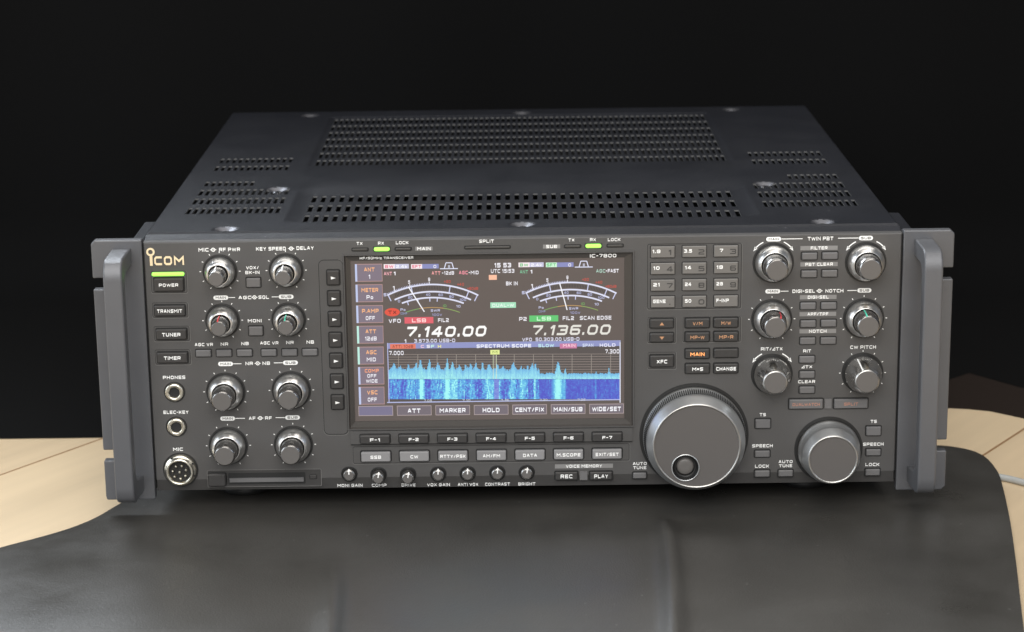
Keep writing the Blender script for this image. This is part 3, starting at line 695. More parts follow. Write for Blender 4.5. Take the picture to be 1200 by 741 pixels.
# the two meters
def arc(cu, cv, r, a0, a1, w, c, n=24, k=2):
    pts = [(cu + r * math.sin(math.radians(a0 + (a1 - a0) * i / n)), cv - r * math.cos(math.radians(a0 + (a1 - a0) * i / n))) for i in range(n + 1)]
    for p, q in zip(pts, pts[1:]): L_(p[0], p[1], q[0], q[1], w, c, k)
def meter(du, dv_, needle, hi):
    cu, cv = 507.2 + du, 451.0 + dv_; R0 = 117.5
    for r, a in ((R0, 27.0), (R0 - 8.4, 24.2), (R0 - 15.4, 20.8)):
        arc(cu, cv, r, -a, a, 1.9, (222, 224, 246))
    n = 56
    for i in range(n + 1):
        a = math.radians(-26.4 + 52.8 * i / n); s, c = math.sin(a), math.cos(a)
        if i < 27: L_(cu + R0 * s, cv - R0 * c, cu + (R0 + 2.2) * s, cv - (R0 + 2.2) * c, .7, LV)
        if i % 1 == 0 and 3 < i < 53: L_(cu + (R0 - 2) * s, cv - (R0 - 2) * c, cu + (R0 - 6.0) * s, cv - (R0 - 6.0) * c, .85, (52, 50, 56), 1)
        if 6 < i < 50: L_(cu + (R0 - 10) * s, cv - (R0 - 10) * c, cu + (R0 - 13.6) * s, cv - (R0 - 13.6) * c, .85, (60, 58, 66), 1)
    for a in (-26.5, -12.5, 10, 21, 26.5):
        t = math.radians(a); q, c = math.sin(t), math.cos(t)
        L_(cu + (R0 - 1) * q, cv - (R0 - 1) * c, cu + (R0 - 8.0) * q, cv - (R0 - 8.0) * c, 1.2, LV, 3)
    for t_, a in (('0', -22), ('20', -14.5), ('40', -3), ('60', 5), ('80', 12), ('100', 19.5)):
        t = math.radians(a); r = R0 - 11.8; X_(t_, cu + r * math.sin(t), cv - r * math.cos(t), 3.0, 2.6 * len(t_), (190, 194, 232), 4, bold=0)
    for a in (-17, -10, -2, 3):
        t = math.radians(a); s, c = math.sin(t), math.cos(t)
        L_(cu + (R0 - 16) * s, cv - (R0 - 16) * c, cu + (R0 - 20) * s, cv - (R0 - 20) * c, 1.1, LV, 3)
    for t_, a, r in (('1', -22, R0 + 5.0), ('5', -13.0, R0 + 6.0), ('9', -2.0, R0 + 6.0)):
        t = math.radians(a); X_(t_, cu + r * math.sin(t), cv - r * math.cos(t), 4.2, 2.4, WH)
        L_(cu + (R0) * math.sin(t), cv - (R0) * math.cos(t), cu + (R0 + 3.4) * math.sin(t), cv - (R0 + 3.4) * math.cos(t), .9, WH)
    X_('S', cu - 56, cv - 105.5, 3.8, 3.4, LV)
    for t_, a in (('+20', 8.0), ('+40', 15.5), ('+60dB', 22.5)):
        t = math.radians(a); r = R0 + 4.6; X_(t_, cu + r * math.sin(t), cv - r * math.cos(t), 3.4, 8 if len(t_) == 3 else 13, (196, 74, 62), bold=.01)
    arc(cu, cv, R0 - 27, -20.5, -10, .9, (120, 165, 90)); arc(cu, cv, R0 - 27, -10, 8, .9, (190, 150, 95)); arc(cu, cv, R0 - 27, 8, 20.5, .9, (140, 170, 90))
    X_('SWR', cu + 3, cv - 87.0, 3.0, 11, LV, bold=.0); X_('COMP', cu - 34, cv - 83.5, 2.6, 8, (150, 160, 200), bold=0); X_('100V', cu + 5, cv - 82.0, 3.0, 12, (160, 160, 200), bold=0)
    X_('ID', cu + 14, cv - 92.5, 3.0, 4, (110, 170, 90), bold=0); X_('10', cu + 30, cv - 92.0, 3.0, 5, LV, bold=0); X_('Po', cu - 35, cv - 88, 3.0, 6, LV, bold=0)
    L_(*needle, 1.25, (250, 250, 255), 4)
meter(0, 0, (478.7, 336.5, 497.3, 365.5), True)
meter(162, -2.4, (656.0, 332.5, 664.6, 363.4), True)
# red TX oval
x, z = SP(459.7, 366); n = 28
S.col = srgb((225, 78, 58)); S.loft([[(x + 4.3 * math.cos(2 * PI * i / n), SY - .04, z + 2.4 * math.sin(2 * PI * i / n)) for i in range(n)]], 'screen', True)
X_('TX', 459.7, 366.2, 4.6, 10, (120, 30, 22), 4)
def topbar(u, v, c1, c2, ca, cb, agc, att):
    R_(u, u + 29.5, v - 2.7, v + 2.7, (200, 198, 225)); R_(u, u + 13, v - 2.7, v + 2.7, (250, 235, 240), 2)
    X_('BW', u + 6.5, v, 3.8, 10, c1, 4); X_('2.4k', u + 21, v, 3.8, 13, (250, 250, 255), 4)
    R_(u + 32, u + 64.5, v - 2.7, v + 2.7, (134, 138, 190)); R_(u + 32, u + 45, v - 2.7, v + 2.7, (250, 235, 240) if c1[0] > 150 else (205, 245, 215), 2)
    X_('SFT', u + 38.5, v, 3.8, 11, c1, 4); X_('0', u + 60, v, 3.8, 3.4, WH, 4)
    b = v + 2.6
    for s in ((u + 66, b, u + 87, b - .2), (u + 71, b, u + 73, b - 7), (u + 73, b - 7, u + 80, b - 7), (u + 80, b - 7, u + 82, b)): L_(*s, 1.1, (225, 228, 250))
    R_(u + 75.4, u + 77.8, v - 1.6, v + 1.6, (180, 182, 200))
topbar(449.6, 312.5, (225, 90, 120), 0, 0, 0, 0, 0); topbar(607.6, 310.6, (80, 190, 110), 0, 0, 0, 0, 0)
X_('ANT', 454.6, 320.8, 4.4, 9.6, (245, 175, 185)); X_('1', 462.4, 320.6, 4.4, 2.4, WH, bold=.05)
X_('ATT', 511, 320.2, 4.4, 10.5, (245, 165, 165)); X_('-12dB', 525, 320, 4.4, 14.5, WH)
X_('AGC', 543, 319.6, 4.4, 10.5, (245, 150, 165)); X_('-MID', 555, 319.5, 4.4, 12, WH)
X_('15 53', 589.2, 310.9, 5.6, 20, WH, bold=.05); X_('UTC 15:53', 589, 317.7, 4.8, 28, WH, bold=.03)
R_(572.8, 582.2, 322.4, 328.2, (250, 190, 160)); X_('BK IN', 599.8, 332.3, 4.8, 14, WH, bold=.05)
R_(574.6, 604.6, 354.6, 361.2, (165, 225, 190)); X_('DUAL-W', 589.6, 357.9, 4.2, 26, (235, 250, 240), 4)
X_('ANT', 614, 318.7, 4.4, 9.6, (120, 190, 150)); X_('1', 622.6, 318.5, 4.4, 2.4, WH, bold=.05)
X_('AGC', 704, 317.7, 4.4, 11, (170, 205, 190)); X_('-FAST', 717.5, 317.5, 4.6, 15.5, WH, bold=.05)
X_('VFO', 462.6, 376.2, 5.0, 14.5, WH); R_(474, 507.8, 372.0, 379.4, (222, 92, 104)); X_('LSB', 491, 375.6, 4.8, 17, (255, 215, 215), 4); X_('FIL2', 519.6, 375.3, 4.8, 13, WH)
X_('P2', 612.8, 373.9, 4.8, 9, WH); R_(620.3, 654.2, 370.0, 377.2, (92, 198, 112)); X_('LSB', 637.4, 373.5, 4.8, 17, (215, 255, 220), 4); X_('FIL2', 666, 373, 4.8, 13.5, WH); X_('SCAN EDGE', 698, 372.6, 4.8, 38, WH, bold=.02)
X_('7.140.00', 523.8, 388.6, 13.2, 96, (252, 252, 250), shear=.25, bold=.035); X_('7.136.00', 670.5, 386.8, 12.6, 94, (226, 224, 216), shear=.25, bold=.02)
X_('1', 475, 399.9, 4.4, 2.2, WH); X_('3.573.00 USB-D', 509.4, 399.3, 4.4, 49.5, (225, 225, 245), bold=.02)
X_('VFO  50.303.00 USB-D', 645.5, 397.7, 4.4, 69, (225, 225, 245), bold=.02)
# spectrum scope
su0, su1 = 453.6, 727.2
def sv(u, v): return v - (u - su0) * .0095
FR = (178, 184, 226)
R_(su0, su1, 402.4, 472.2, (170, 176, 214)); R_(su0 + 1.0, su1 - 1.0, 409.0, 471.2, (80, 73, 72), 2)
R_(su0 + 1, su1 - 1, 402.6, 409, (140, 146, 196), 3)
R_(457, 487, 403.4, 409, (226, 120, 96), 4); X_('ATT: 10dB', 472, 406.1, 3.6, 25, (150, 60, 50), 6, bold=.02); 
for u, t, c in ((495, 'C', (240, 200, 220)), (502, 'S', WH), (507, 'F', (200, 240, 230)), (515, 'H', (240, 235, 150))): X_(t, u, 406, 3.8, 4, c, 6, bold=.05)
X_('SPECTRUM SCOPE', 590.5, 405.5, 4.4, 66, (240, 242, 255), 6, bold=.05)
X_('SLOW', 640, 405, 4.0, 19, (200, 240, 245), 6, bold=.03); R_(656, 676, 402.8, 408.6, (200, 120, 160), 4); X_('MAIN', 667, 405, 4, 15, (255, 210, 225), 6)
X_('SPAN', 689, 404.7, 4.0, 13, (215, 225, 245), 6); X_('HOLD', 712, 404.5, 4.0, 19, (240, 240, 255), 6)
X_('7.000', 464.5, 413.8, 5.2, 17.5, WH, 5, bold=.02); X_('7.300', 717.5, 411.9, 5.2, 17, WH, 5, bold=.02)
for k in range(9): L_(455, 415.6 + k * 3.0, 726, 414.9 + k * 3.0, .55, (150, 138, 130), 3)
for k in range(12): L_(467 + k * 22.6, 415.6, 467 + k * 22.6, 444, .6, (158, 150, 142), 3)
base = 444.2
peaks = [(461, 14, 3.2), (469, 9, 2), (478, 11, 2.2), (487, 15, 1.7), (492.5, 22, 2.0), (502.5, 20, 2.0), (513, 12, 3), (523.5, 20, 1.6), (530, 17, 2.2), (538, 9, 3), (545, 14, 1.6), (551, 14, 2), (557, 13, 2), (565, 14, 1.6), (573, 12, 3), (582, 14, 2.2), (589, 9, 2), (601, 14, 3), (610, 9, 1.5), (618, 12, 1.4), (623, 13, 2.4), (627, 12, 2), (653.5, 22, 2.6), (662, 9, 1.2), (698, 4, .8), (713, 9, 1.0)]
N = 272; rnd = random.Random(3)
amp = []
for i in range(N):
    u = su0 + 1.2 + (su1 - su0 - 2.4) * i / N
    a = 12 if u < 632 else 6.6
    wob = rnd.uniform(-2.2, 2.4) if i % 3 == 0 or i == 0 else wob * .5 + rnd.uniform(-.8, .8)
    a += wob if u < 632 else wob * .35
    for pu, ph, pw in peaks: a = max(a, ph * .70 * math.exp(-abs((u - pu) / pw) ** 1.5) + 5 * math.exp(-((u - pu) / (pw * 2)) ** 2) + (5 if u < 632 else 2) + (wob * .6 if u < 632 else 0))
    a = min(a, 25)
    amp.append(a)
def mixc(a, b, t): t = max(0, min(1, t)); return tuple(a[k] + (b[k] - a[k]) * t for k in range(3))
for i in range(N):
    u0 = su0 + 1.2 + (su1 - su0 - 2.4) * i / N; u1 = u0 + (su1 - su0 - 2.4) / N + .02
    a = amp[i] * rnd.uniform(.88, 1.05); nb = 6
    for k in range(nb):
        f0, f1 = k / nb, (k + 1) / nb
        c = mixc((165, 240, 244), (110, 182, 228), f0 * 1.05)
        hot = math.exp(-abs(u0 - 494) / 4) + math.exp(-abs(u0 - 527) / 5) + math.exp(-abs(u0 - 654) / 4)
        c = mixc(c, (170, 250, 235), hot * (1 - f0) * .9)
        if i % 7 == 3: c = mixc(c, (90, 150, 215), .22)
        c = mixc(c, (96, 160, 215), rnd.random() * .35)
        R_(u0, u1, base - a * f1, base - a * f0 + .05, c, 5)
NW, NR_ = 190, 20
colbase = []
for i in range(NW):
    u = su0 + 1.2 + (su1 - su0 - 2.4) * (i + .5) / NW
    if u < 632:
        b = .40 + .24 * math.sin(u * .31) * math.sin(u * .113 + 1) + rnd.uniform(-.10, .10)
    else: b = .10 + rnd.uniform(-.03, .03)
    for pu, s, w in ((494, 1.0, 2.6), (524, .95, 2.6), (532, .75, 4), (654, 1.1, 5.5), (661.5, .45, 1.1), (574, .4, 5), (627, .55, 1.1), (601, .35, 3), (611, .3, 2), (698, .28, .9), (686, .15, .8)):
        b += s * math.exp(-((u - pu) / w) ** 2)
    if 452 < u < 456: b = .2
    colbase.append(b)
for i in range(NW):
    u0 = su0 + 1.2 + (su1 - su0 - 2.4) * i / NW; u1 = u0 + (su1 - su0 - 2.4) / NW + .02
    n1 = 0
    for j in range(NR_):
        v0 = base + .3 + (467.6 - base) * j / NR_; v1 = v0 + (467.6 - base) / NR_ + .02
        n1 = .45 * n1 + rnd.gauss(0, .15 if u0 < 632 else .07)
        t = colbase[i] + n1
        c = mixc((76, 78, 196), (84, 172, 228), t / .55) if t < .55 else mixc((84, 172, 228), (160, 246, 246), (t - .55) / .5)
        if 578 < u0 < 583.5: c = mixc(c, (130, 96, 205), .55)
        R_(u0, u1, v0, v1, c, 5)
for u, t in ((501.5, '7.05'), (546.5, '7.10'), (591.5, '7.15'), (637, '7.20'), (681.5, '7.25')): X_(t, u, 469.6 - (u - 500) * .006, 2.8, 9.5, (200, 205, 215), 6, bold=0)
R_(574.6, 585.4, 410.2, 415.6, (228, 240, 150), 6); X_('M', 580, 412.8, 3.2, 6, (150, 170, 90), 7)
for u in (578, 581.6): L_(u, 416, u, 444, .6, (215, 225, 190), 6)
R_(su0, su1, 471.2, 472.4, FR, 6); R_(su1 - 1.1, su1, 401.2, 472, (225, 228, 245), 6); R_(su0, su0 + 1, 402, 472, FR, 6)
screen = S.build('lit_screen', bezel, ((dx0 + dx1) / 2, SY, (dz0 + dz1) / 2))
screen['label'] = 'lit screen with two meters, two frequencies and a blue spectrum'

# ================================================================== EARS AND HANDLES
zo = -4.3; ze = 148.6
for s in (-1, 1):
    mb = MB()
    pts = [(212.9, zo), (238.9 if s > 0 else 240.8, zo), (241.3, zo + 2.2), (241.3, 19.3), (230.0, 19.3), (230.0, 25.8), (241.3, 25.8), (241.3, 120.4), (230.0, 120.4), (230.0, 127.0), (241.3, 127.0), (241.3, ze - 2), (239.3, ze), (212.9, ze)]
    n = len(pts)
    y0, y1 = FY - .2, FY + 5.8
    if s < 0: pts = [(-a, b) for a, b in reversed(pts)]
    vs = [(a, y0, b) for a, b in pts] + [(a, y1, b) for a, b in pts]
    fs = [tuple(range(n)), tuple(reversed(range(n, 2 * n)))] + [(i, i + n, (i + 1) % n + n, (i + 1) % n) for i in range(n)]
    mb.add(vs, fs, 'ear')
    mb.build('rack_ear', radio, (s * 227, FY, 70), bevel=(.7, 3))
    # bracket behind the ear
    mb = MB(); xa, xb = sorted((s * 212.05, s * 219.5))
    mb.box(*sorted((s * 212.05, s * 214.5)), FY + 2.5, 20, 1.0, 147, 'inside')
    mb.box(xa, xb, FY + 6, 42, 92, 147.5, 'cover'); mb.build('ear_bracket', radio, (s * 216, 10, 120), bevel=(1.5, 2))
    # handle: a closed side profile with a window, extruded across
    out = [(-11.9, 144.2), (-38, 144.2), (-42.5, 142.6), (-45.2, 138.6), (-46, 133), (-46, 14), (-45.4, 8.5), (-42.8, 5.0), (-38, 3.0), (-11.9, 1.0)]
    inn = [(-11.9, 134.4), (-31, 134.4), (-33.8, 133.4), (-35.6, 131), (-36.3, 128), (-36.3, 22), (-35.6, 18.6), (-33.2, 15.8), (-30, 14.2), (-11.9, 10.5)]
    xa, xb = (s * 229.4, s * 219.0) if s < 0 else (219.0, 229.2)
    mb = MB(); n = len(out)
    for xx, flip in ((xa, 0), (xb, 1)):
        vs = [(xx, a, b) for a, b in out] + [(xx, a, b) for a, b in inn]
        fs = [(i, i + 1, n + i + 1, n + i) for i in range(n - 1)]
        if flip: fs = [tuple(reversed(f)) for f in fs]
        mb.add(vs, fs, 'ear')
    for lst, flip in ((out, 0), (inn, 1)):
        vs = [(xa, a, b) for a, b in lst] + [(xb, a, b) for a, b in lst]
        fs = [(i, n + i, n + i + 1, i + 1) for i in range(n - 1)]
        if flip: fs = [tuple(reversed(f)) for f in fs]
        mb.add(vs, fs, 'ear')
    h = mb.build('rack_handle', radio, (s * 224, FY, 74))
    import bmesh
    bm = bmesh.new(); bm.from_mesh(h.data); bmesh.ops.remove_doubles(bm, verts=bm.verts, dist=1e-6); bmesh.ops.recalc_face_normals(bm, faces=bm.faces)
    bm.to_mesh(h.data); bm.free()
    b = h.modifiers.new('bevel', 'BEVEL'); b.width = .0011; b.segments = 4; b.limit_method = 'ANGLE'; b.angle_limit = math.radians(50)
    for p in h.data.polygons: p.use_smooth = True
    h.data.set_sharp_from_angle(angle=math.radians(35))

# ================================================================== COVER
C = MB()
slots = []      # x0,x1,y0,y1
def vents(x0, x1, nx, ys, L, w):
    for k in range(nx):
        xc = x0 + (x1 - x0) * k / (nx - 1)
        for y in ys: slots.append((xc - w / 2, xc + w / 2, y - L / 2, y + L / 2))
vents(-125.3, 125.3, 46, (40.5, 68.5, 96), 18, 2.8)
rows_rear = [210.5 + 26.6 * i for i in range(7)]
vents(-132.5, 132.5, 69, rows_rear, 19, 2.2)
for s in (-1, 1):
    vents(*sorted((s * 196, s * 150.8)), 12, (190.5, 217.0), 15, 2.3)
    vents(*sorted((s * 195.8, s * 143.4)), 14, (58.3, 86.0, 112.5), 17, 2.3)
    vents(*sorted((s * 195.8, s * 167.5)), 8, (139.5,), 14, 2.3)
dimp = [(-168.3, 8), (0, 11), (170, 8), (-150, 121), (149.5, 119), (-153, 394), (2, 394), (155.5, 397)]
def ztop(x, y):
    z = H
    # embossed panels: sunken centre field behind a sloped border
    def emb(x0, x1, y0, y1, d, b):
        ex = min(x - x0, x1 - x); ey = min(y - y0, y1 - y); e = min(ex, ey)
        return -d * max(0, min(1, e / b))
    z += emb(-137, 137, 24, 118, 1.6, 7)
    z += emb(-138, 138, 196, 386, 1.0, 2.5)
    for cx, cy in dimp:
        r = math.hypot(x - cx, y - cy)
        if r < 8.5: z -= 3.0 * (0.5 + .5 * math.cos(PI * r / 8.5))
    return z
xs = {-W, -W + 1.2, W - 1.2, W}; ys = {0.0, 1.5, D - 1.5, D}
# grid cuts: per band of y so slots of different fields keep separate x cuts
bands = [(0, 24), (24, 118), (118, 160), (160, 196), (196, 386), (386, D)]
def slot_cuts(y0, y1):
    out = []
    for s in slots:
        if s[2] < y1 and s[3] > y0: out.append(s)
    return out
# the central strip (|x|<140) and the two side strips are gridded separately
def grid_region(x0, x1, y0, y1, smooth_extra):
    sl = [s for s in slots if s[0] >= x0 and s[1] <= x1 and s[2] >= y0 and s[3] <= y1]
    gx = {x0, x1}; gy = {y0, y1}
    for s in sl: gx |= {s[0], s[1]}; gy |= {s[2], s[3]}
    for e in smooth_extra[0]:
        if x0 < e < x1: gx.add(e)
    for e in smooth_extra[1]:
        if y0 < e < y1: gy.add(e)
    for cx, cy in dimp:
        if x0 - 9 < cx < x1 + 9 and y0 - 9 < cy < y1 + 9:
            for k in range(-9, 10, 1):
                if x0 < cx + k < x1: gx.add(cx + k)
                if y0 < cy + k < y1: gy.add(cy + k)
    def clean(g):
        g = sorted(g); o = [g[0]]
        for a in g[1:]:
            if a - o[-1] > 1e-3: o.append(a)
        return o
    gx = clean(gx); gy = clean(gy)
    hole = set()
    for s in sl:
        for i in range(len(gx) - 1):
            mx = (gx[i] + gx[i + 1]) / 2
            if not (s[0] < mx < s[1]): continue
            for j in range(len(gy) - 1):
                my = (gy[j] + gy[j + 1]) / 2
                if s[2] < my < s[3]: hole.add((i, j))
    nx = len(gx); base = []
    vs = [(x, y, ztop(x, y)) for y in gy for x in gx]
    fs = [(j * nx + i, j * nx + i + 1, (j + 1) * nx + i + 1, (j + 1) * nx + i) for j in range(len(gy) - 1) for i in range(nx - 1) if (i, j) not in hole]
    near = [f for f in fs if any(math.hypot(sum(vs[k][0] for k in f) / 4 - a, sum(vs[k][1] for k in f) / 4 - b) < 6.6 for a, b in dimp)]
    ns = set(near)
    o = len(C.v); C.v += vs
    for f in fs:
        C.f.append(tuple(o + k for k in f)); C.m.append(C.mi('washer' if f in ns else 'cover')); C.sm.append(True); C.c.append(None)
    for s in sl:
        x0_, x1_, y0_, y1_ = s; d = .95
        t = [(x0_, y0_, ztop(x0_, y0_)), (x1_, y0_, ztop(x1_, y0_)), (x1_, y1_, ztop(x1_, y1_)), (x0_, y1_, ztop(x0_, y1_))]
        b = [(a, b_, c - d) for a, b_, c in t]
        C.add(t + b, [(0, 4, 5, 1), (1, 5, 6, 2), (2, 6, 7, 3), (3, 7, 4, 0)], 'slot')
ex = [-137, -130, 130, 137, -138, -135.5, 135.5, 138]; ey = [24, 31, 111, 118, 196, 198.5, 383.5, 386]
sx_cut = 140.0
for x0, x1 in ((-W + 1.2, -sx_cut), (-sx_cut, sx_cut), (sx_cut, W - 1.2)):
    for y0, y1 in ((1.5, 150), (150, 380 + 7), (387, D - 1.5)):
        grid_region(x0, x1, y0, y1, (ex, ey))
# rounded edges and skirts
zz = H
def strip(a, b, m='cover'):
    n = len(a)
    C.add(a + b, [(i, i + 1, n + i + 1, n + i) for i in range(n - 1)], m)
q4(C, (-W + 1.2, 1.5, zz), (-W + 1.2, D - 1.5, zz), (-W, D, zz - 1.2), (-W, 0, zz - 1.2), 'cover')
q4(C, (W - 1.2, 1.5, zz), (W, 0, zz - 1.2), (W, D, zz - 1.2), (W - 1.2, D - 1.5, zz), 'cover')
q4(C, (-W + 1.2, 1.5, zz), (-W, 0, zz - 1.0), (W, 0, zz - 1.0), (W - 1.2, 1.5, zz), 'cover')
q4(C, (-W, 0, zz - 1.0), (-W, FY + 5.1, 147.35), (W, FY + 5.1, 147.35), (W, 0, zz - 1.0), 'cover')
q4(C, (-W, FY + 5.1, 147.35), (-W, FY + 5.1, 140), (W, FY + 5.1, 140), (W, FY + 5.1, 147.35), 'cover')
q4(C, (-W + 1.2, D - 1.5, zz), (W - 1.2, D - 1.5, zz), (W, D, zz - 1.2), (-W, D, zz - 1.2), 'cover')
q4(C, (-W, 0, zz - 1.2), (-W, D, zz - 1.2), (-W, D, 0), (-W, 0, 0), 'cover')
q4(C, (W, 0, zz - 1.2), (W, 0, 0), (W, D, 0), (W, D, zz - 1.2), 'cover')
cover = C.build('top_cover', radio, (0, D / 2, H))
cover.data.set_sharp_from_angle(angle=math.radians(28))
# chassis under the cover
mb = MB(); mb.box(-W + 1.5, W - 1.5, .5, D - .3, 1, 132, 'inside'); mb.box(-W + .4, W - .4, D - .2, D + 1.6, .5, H - 1.5, 'cover')
mb.build('chassis', radio, (0, D / 2, 60))
for cx, cy in dimp:
    mb = MB(); n = 20; z0 = H - 3.0
    def cr(r, z): return [(cx + r * math.cos(2 * PI * i / n), cy + r * math.sin(2 * PI * i / n), z) for i in range(n)]
    mb.loft([cr(3.1, z0 - .3), cr(3.1, z0 + .7), cr(2.5, z0 + 1.3), cr(1.2, z0 + 1.55)], 'screw', True, True)
    mb.box(cx - 1.3, cx + 1.3, cy - .25, cy + .25, z0 + 1.56, z0 + 1.62, 'inside'); mb.box(cx - .25, cx + .25, cy - 1.3, cy + 1.3, z0 + 1.56, z0 + 1.64, 'inside')
    mb.build('screw', radio, (cx, cy, z0))
ZG = -13.0        # top of the leather
for i, (cx, cy) in enumerate(((-166, 32), (166, 32), (-160, 370), (160, 370))):
    mb = MB(); n = 36; zf = ZG if i < 2 else -17.6
    def cr(r, z): return [(cx + r * math.cos(2 * PI * i / n), cy + r * math.sin(2 * PI * i / n), z) for i in range(n)]
    mb.loft([cr(13.0, 1), cr(14.5, -3), cr(16, zf + 3), cr(15.5, zf + .6), cr(14, zf)], 'rubber', True, True)
    mb.build('foot', radio, (cx, cy, zf))

# ================================================================== SETTING
def noise_bump(nt, b, scale, strength, dist, tc, kind='noise'):
    n = nt.nodes.new('ShaderNodeTexNoise') if kind == 'noise' else nt.nodes.new('ShaderNodeTexVoronoi')
    n.inputs['Scale'].default_value = scale
    nt.links.new(tc, n.inputs['Vector'])
    bp = nt.nodes.new('ShaderNodeBump'); bp.inputs['Strength'].default_value = strength; bp.inputs['Distance'].default_value = dist
    nt.links.new(n.outputs['Fac' if kind == 'noise' else 'Distance'], bp.inputs['Height'])
    nt.links.new(bp.outputs['Normal'], b.inputs['Normal'])
LE = mat('leather', (.047, .0445, .040), .36, spec=.75, bump=(900, .35), var=.22, vscale=5, rvar=.09)
dust(LE, .8, (.12, .12, .11), 900)
CL = mat('cloth', (.0030, .0030, .0031), .95, spec=.1)
SHADE = mat('shade_brown', (.019, .0135, .011), .9, spec=.1)  # painted shade for the wood behind the right handle
CABLE = mat('cable_grey', (.36, .37, .36), .45)
# wood table
def wood_mat():
    m = bpy.data.materials.new('pale_wood'); m.use_nodes = True; nt = m.node_tree; b = nt.nodes['Principled BSDF']
    tc = nt.nodes.new('ShaderNodeTexCoord'); mp = nt.nodes.new('ShaderNodeMapping'); mp.inputs['Rotation'].default_value = (0, 0, math.radians(-55))
    mp.inputs['Location'].default_value = (.9, 0.018, 0)
    nt.links.new(tc.outputs['Object'], mp.inputs['Vector'])
    br = nt.nodes.new('ShaderNodeTexBrick'); br.inputs['Scale'].default_value = 1.0; br.inputs['Brick Width'].default_value = 3.0; br.inputs['Row Height'].default_value = .163
    br.inputs['Mortar Size'].default_value = .0012; br.inputs['Color1'].default_value = (.67, .53, .35, 1); br.inputs['Color2'].default_value = (.62, .485, .32, 1)
    br.inputs['Mortar'].default_value = (.30, .17, .08, 1); br.inputs['Mortar Smooth'].default_value = .5
    nt.links.new(mp.outputs['Vector'], br.inputs['Vector'])
    mp2 = nt.nodes.new('ShaderNodeMapping'); mp2.inputs['Scale'].default_value = (2.0, 30, 30); nt.links.new(mp.outputs['Vector'], mp2.inputs['Vector'])
    n = nt.nodes.new('ShaderNodeTexNoise'); n.inputs['Scale'].default_value = 1.6; n.inputs['Detail'].default_value = 8; nt.links.new(mp2.outputs['Vector'], n.inputs['Vector'])
    mr = nt.nodes.new('ShaderNodeMapRange'); mr.inputs['To Min'].default_value = .91; mr.inputs['To Max'].default_value = 1.06; mr.inputs['From Min'].default_value = .3; mr.inputs['From Max'].default_value = .7
    nt.links.new(n.outputs['Fac'], mr.inputs['Value'])
    vm = nt.nodes.new('ShaderNodeVectorMath'); vm.operation = 'SCALE'; nt.links.new(br.outputs['Color'], vm.inputs[0]); nt.links.new(mr.outputs['Result'], vm.inputs['Scale'])
    nt.links.new(vm.outputs['Vector'], b.inputs['Base Color']); b.inputs['Roughness'].default_value = .42
    return m
WD = wood_mat()
ZW = -18.0
fl = MB(); fl.add([(-2500, -2500, ZW), (2500, -2500, ZW), (2500, 2500, ZW), (-2500, 2500, ZW)], [(0, 1, 2, 3)], WD)
floor = fl.build('floor', None, (0, 0, ZW)); tag(floor, kind='structure')

# leather mat: rounded outline, grid filled with a fold
outline = [(237.6, 101.3), (257.2, 99.9), (269.0, 95.4), (278.3, 86.6), (282.9, 73.8), (284.3, 56.2), (283.3, 33.6), (275.1, -27.3), (264.1, -95.1), (246.4, -196.2), (227.7, -307.2), (201.2, -434.8), (166.9, -483.9), (78.5, -505.5), (-98.3, -513.4), (-294.7, -505.5), (-373.2, -483.9), (-417.4, -415.2), (-424.3, -317.0), (-412.5, -228.6), (-378.2, -152.0), (-338.9, -106.8), (-292.1, -62.7), (-275.8, -48.9), (-259.7, -33.2), (-248.1, -16.5), (-239.7, 3.1), (-228.9, 28.7), (-212.2, 52.2), (-188.6, 71.9), (-147.4, 87.6), (-88.5, 96.4), (-0.1, 102.3), (117.8, 104.3), (196.3, 103.3)]
def catmull(p, sub=5):
    out = []; n = len(p)
    for i in range(n):
        a, b, c, d = p[i - 1], p[i], p[(i + 1) % n], p[(i + 2) % n]
        for k in range(sub):
            t = k / sub
            out.append(tuple(.5 * ((2 * b[j]) + (-a[j] + c[j]) * t + (2 * a[j] - 5 * b[j] + 4 * c[j] - d[j]) * t * t + (-a[j] + 3 * b[j] - 3 * c[j] + d[j]) * t ** 3) for j in (0, 1)))
    return out
ol = catmull(outline)
def fold(x, y):
    # a soft ridge running towards the viewer plus gentle waves where the radio does not stand
    f = max(0, min(1, (-26 - y) / 60)); f = f * f * (3 - 2 * f)
    f2 = max(0, min(1, (-27 - y) / 26)); f2 = f2 * f2 * (3 - 2 * f2)
    xc = 78.1 - .00021 * (y + 30) ** 2
    d = x - xc
    z = f2 * 4.4 * math.exp(-(d / (6.0 if d > 0 else 5.5)) ** 2) + f * (.8 * math.exp(-((d + 2) / 30) ** 2))
    f3 = max(0, min(1, (-75 - y) / 60)); z += f3 * 3.2 * math.exp(-((x + 104 + .05 * (y + 80)) / (5.0 if x > -104 - .05 * (y + 80) else 7.0)) ** 2)
    z += f * (2.2 * math.sin(x * .017 + y * .011 + 1.0) + 1.4 * math.sin(x * .009 - y * .023))
    return z
def inside(p, poly):
    c = False; n = len(poly); x, y = p
    for i in range(n):
        x1, y1 = poly[i]; x2, y2 = poly[i - 1]
        if (y1 > y) != (y2 > y) and x < (x2 - x1) * (y - y1) / (y2 - y1) + x1: c = not c
    return c
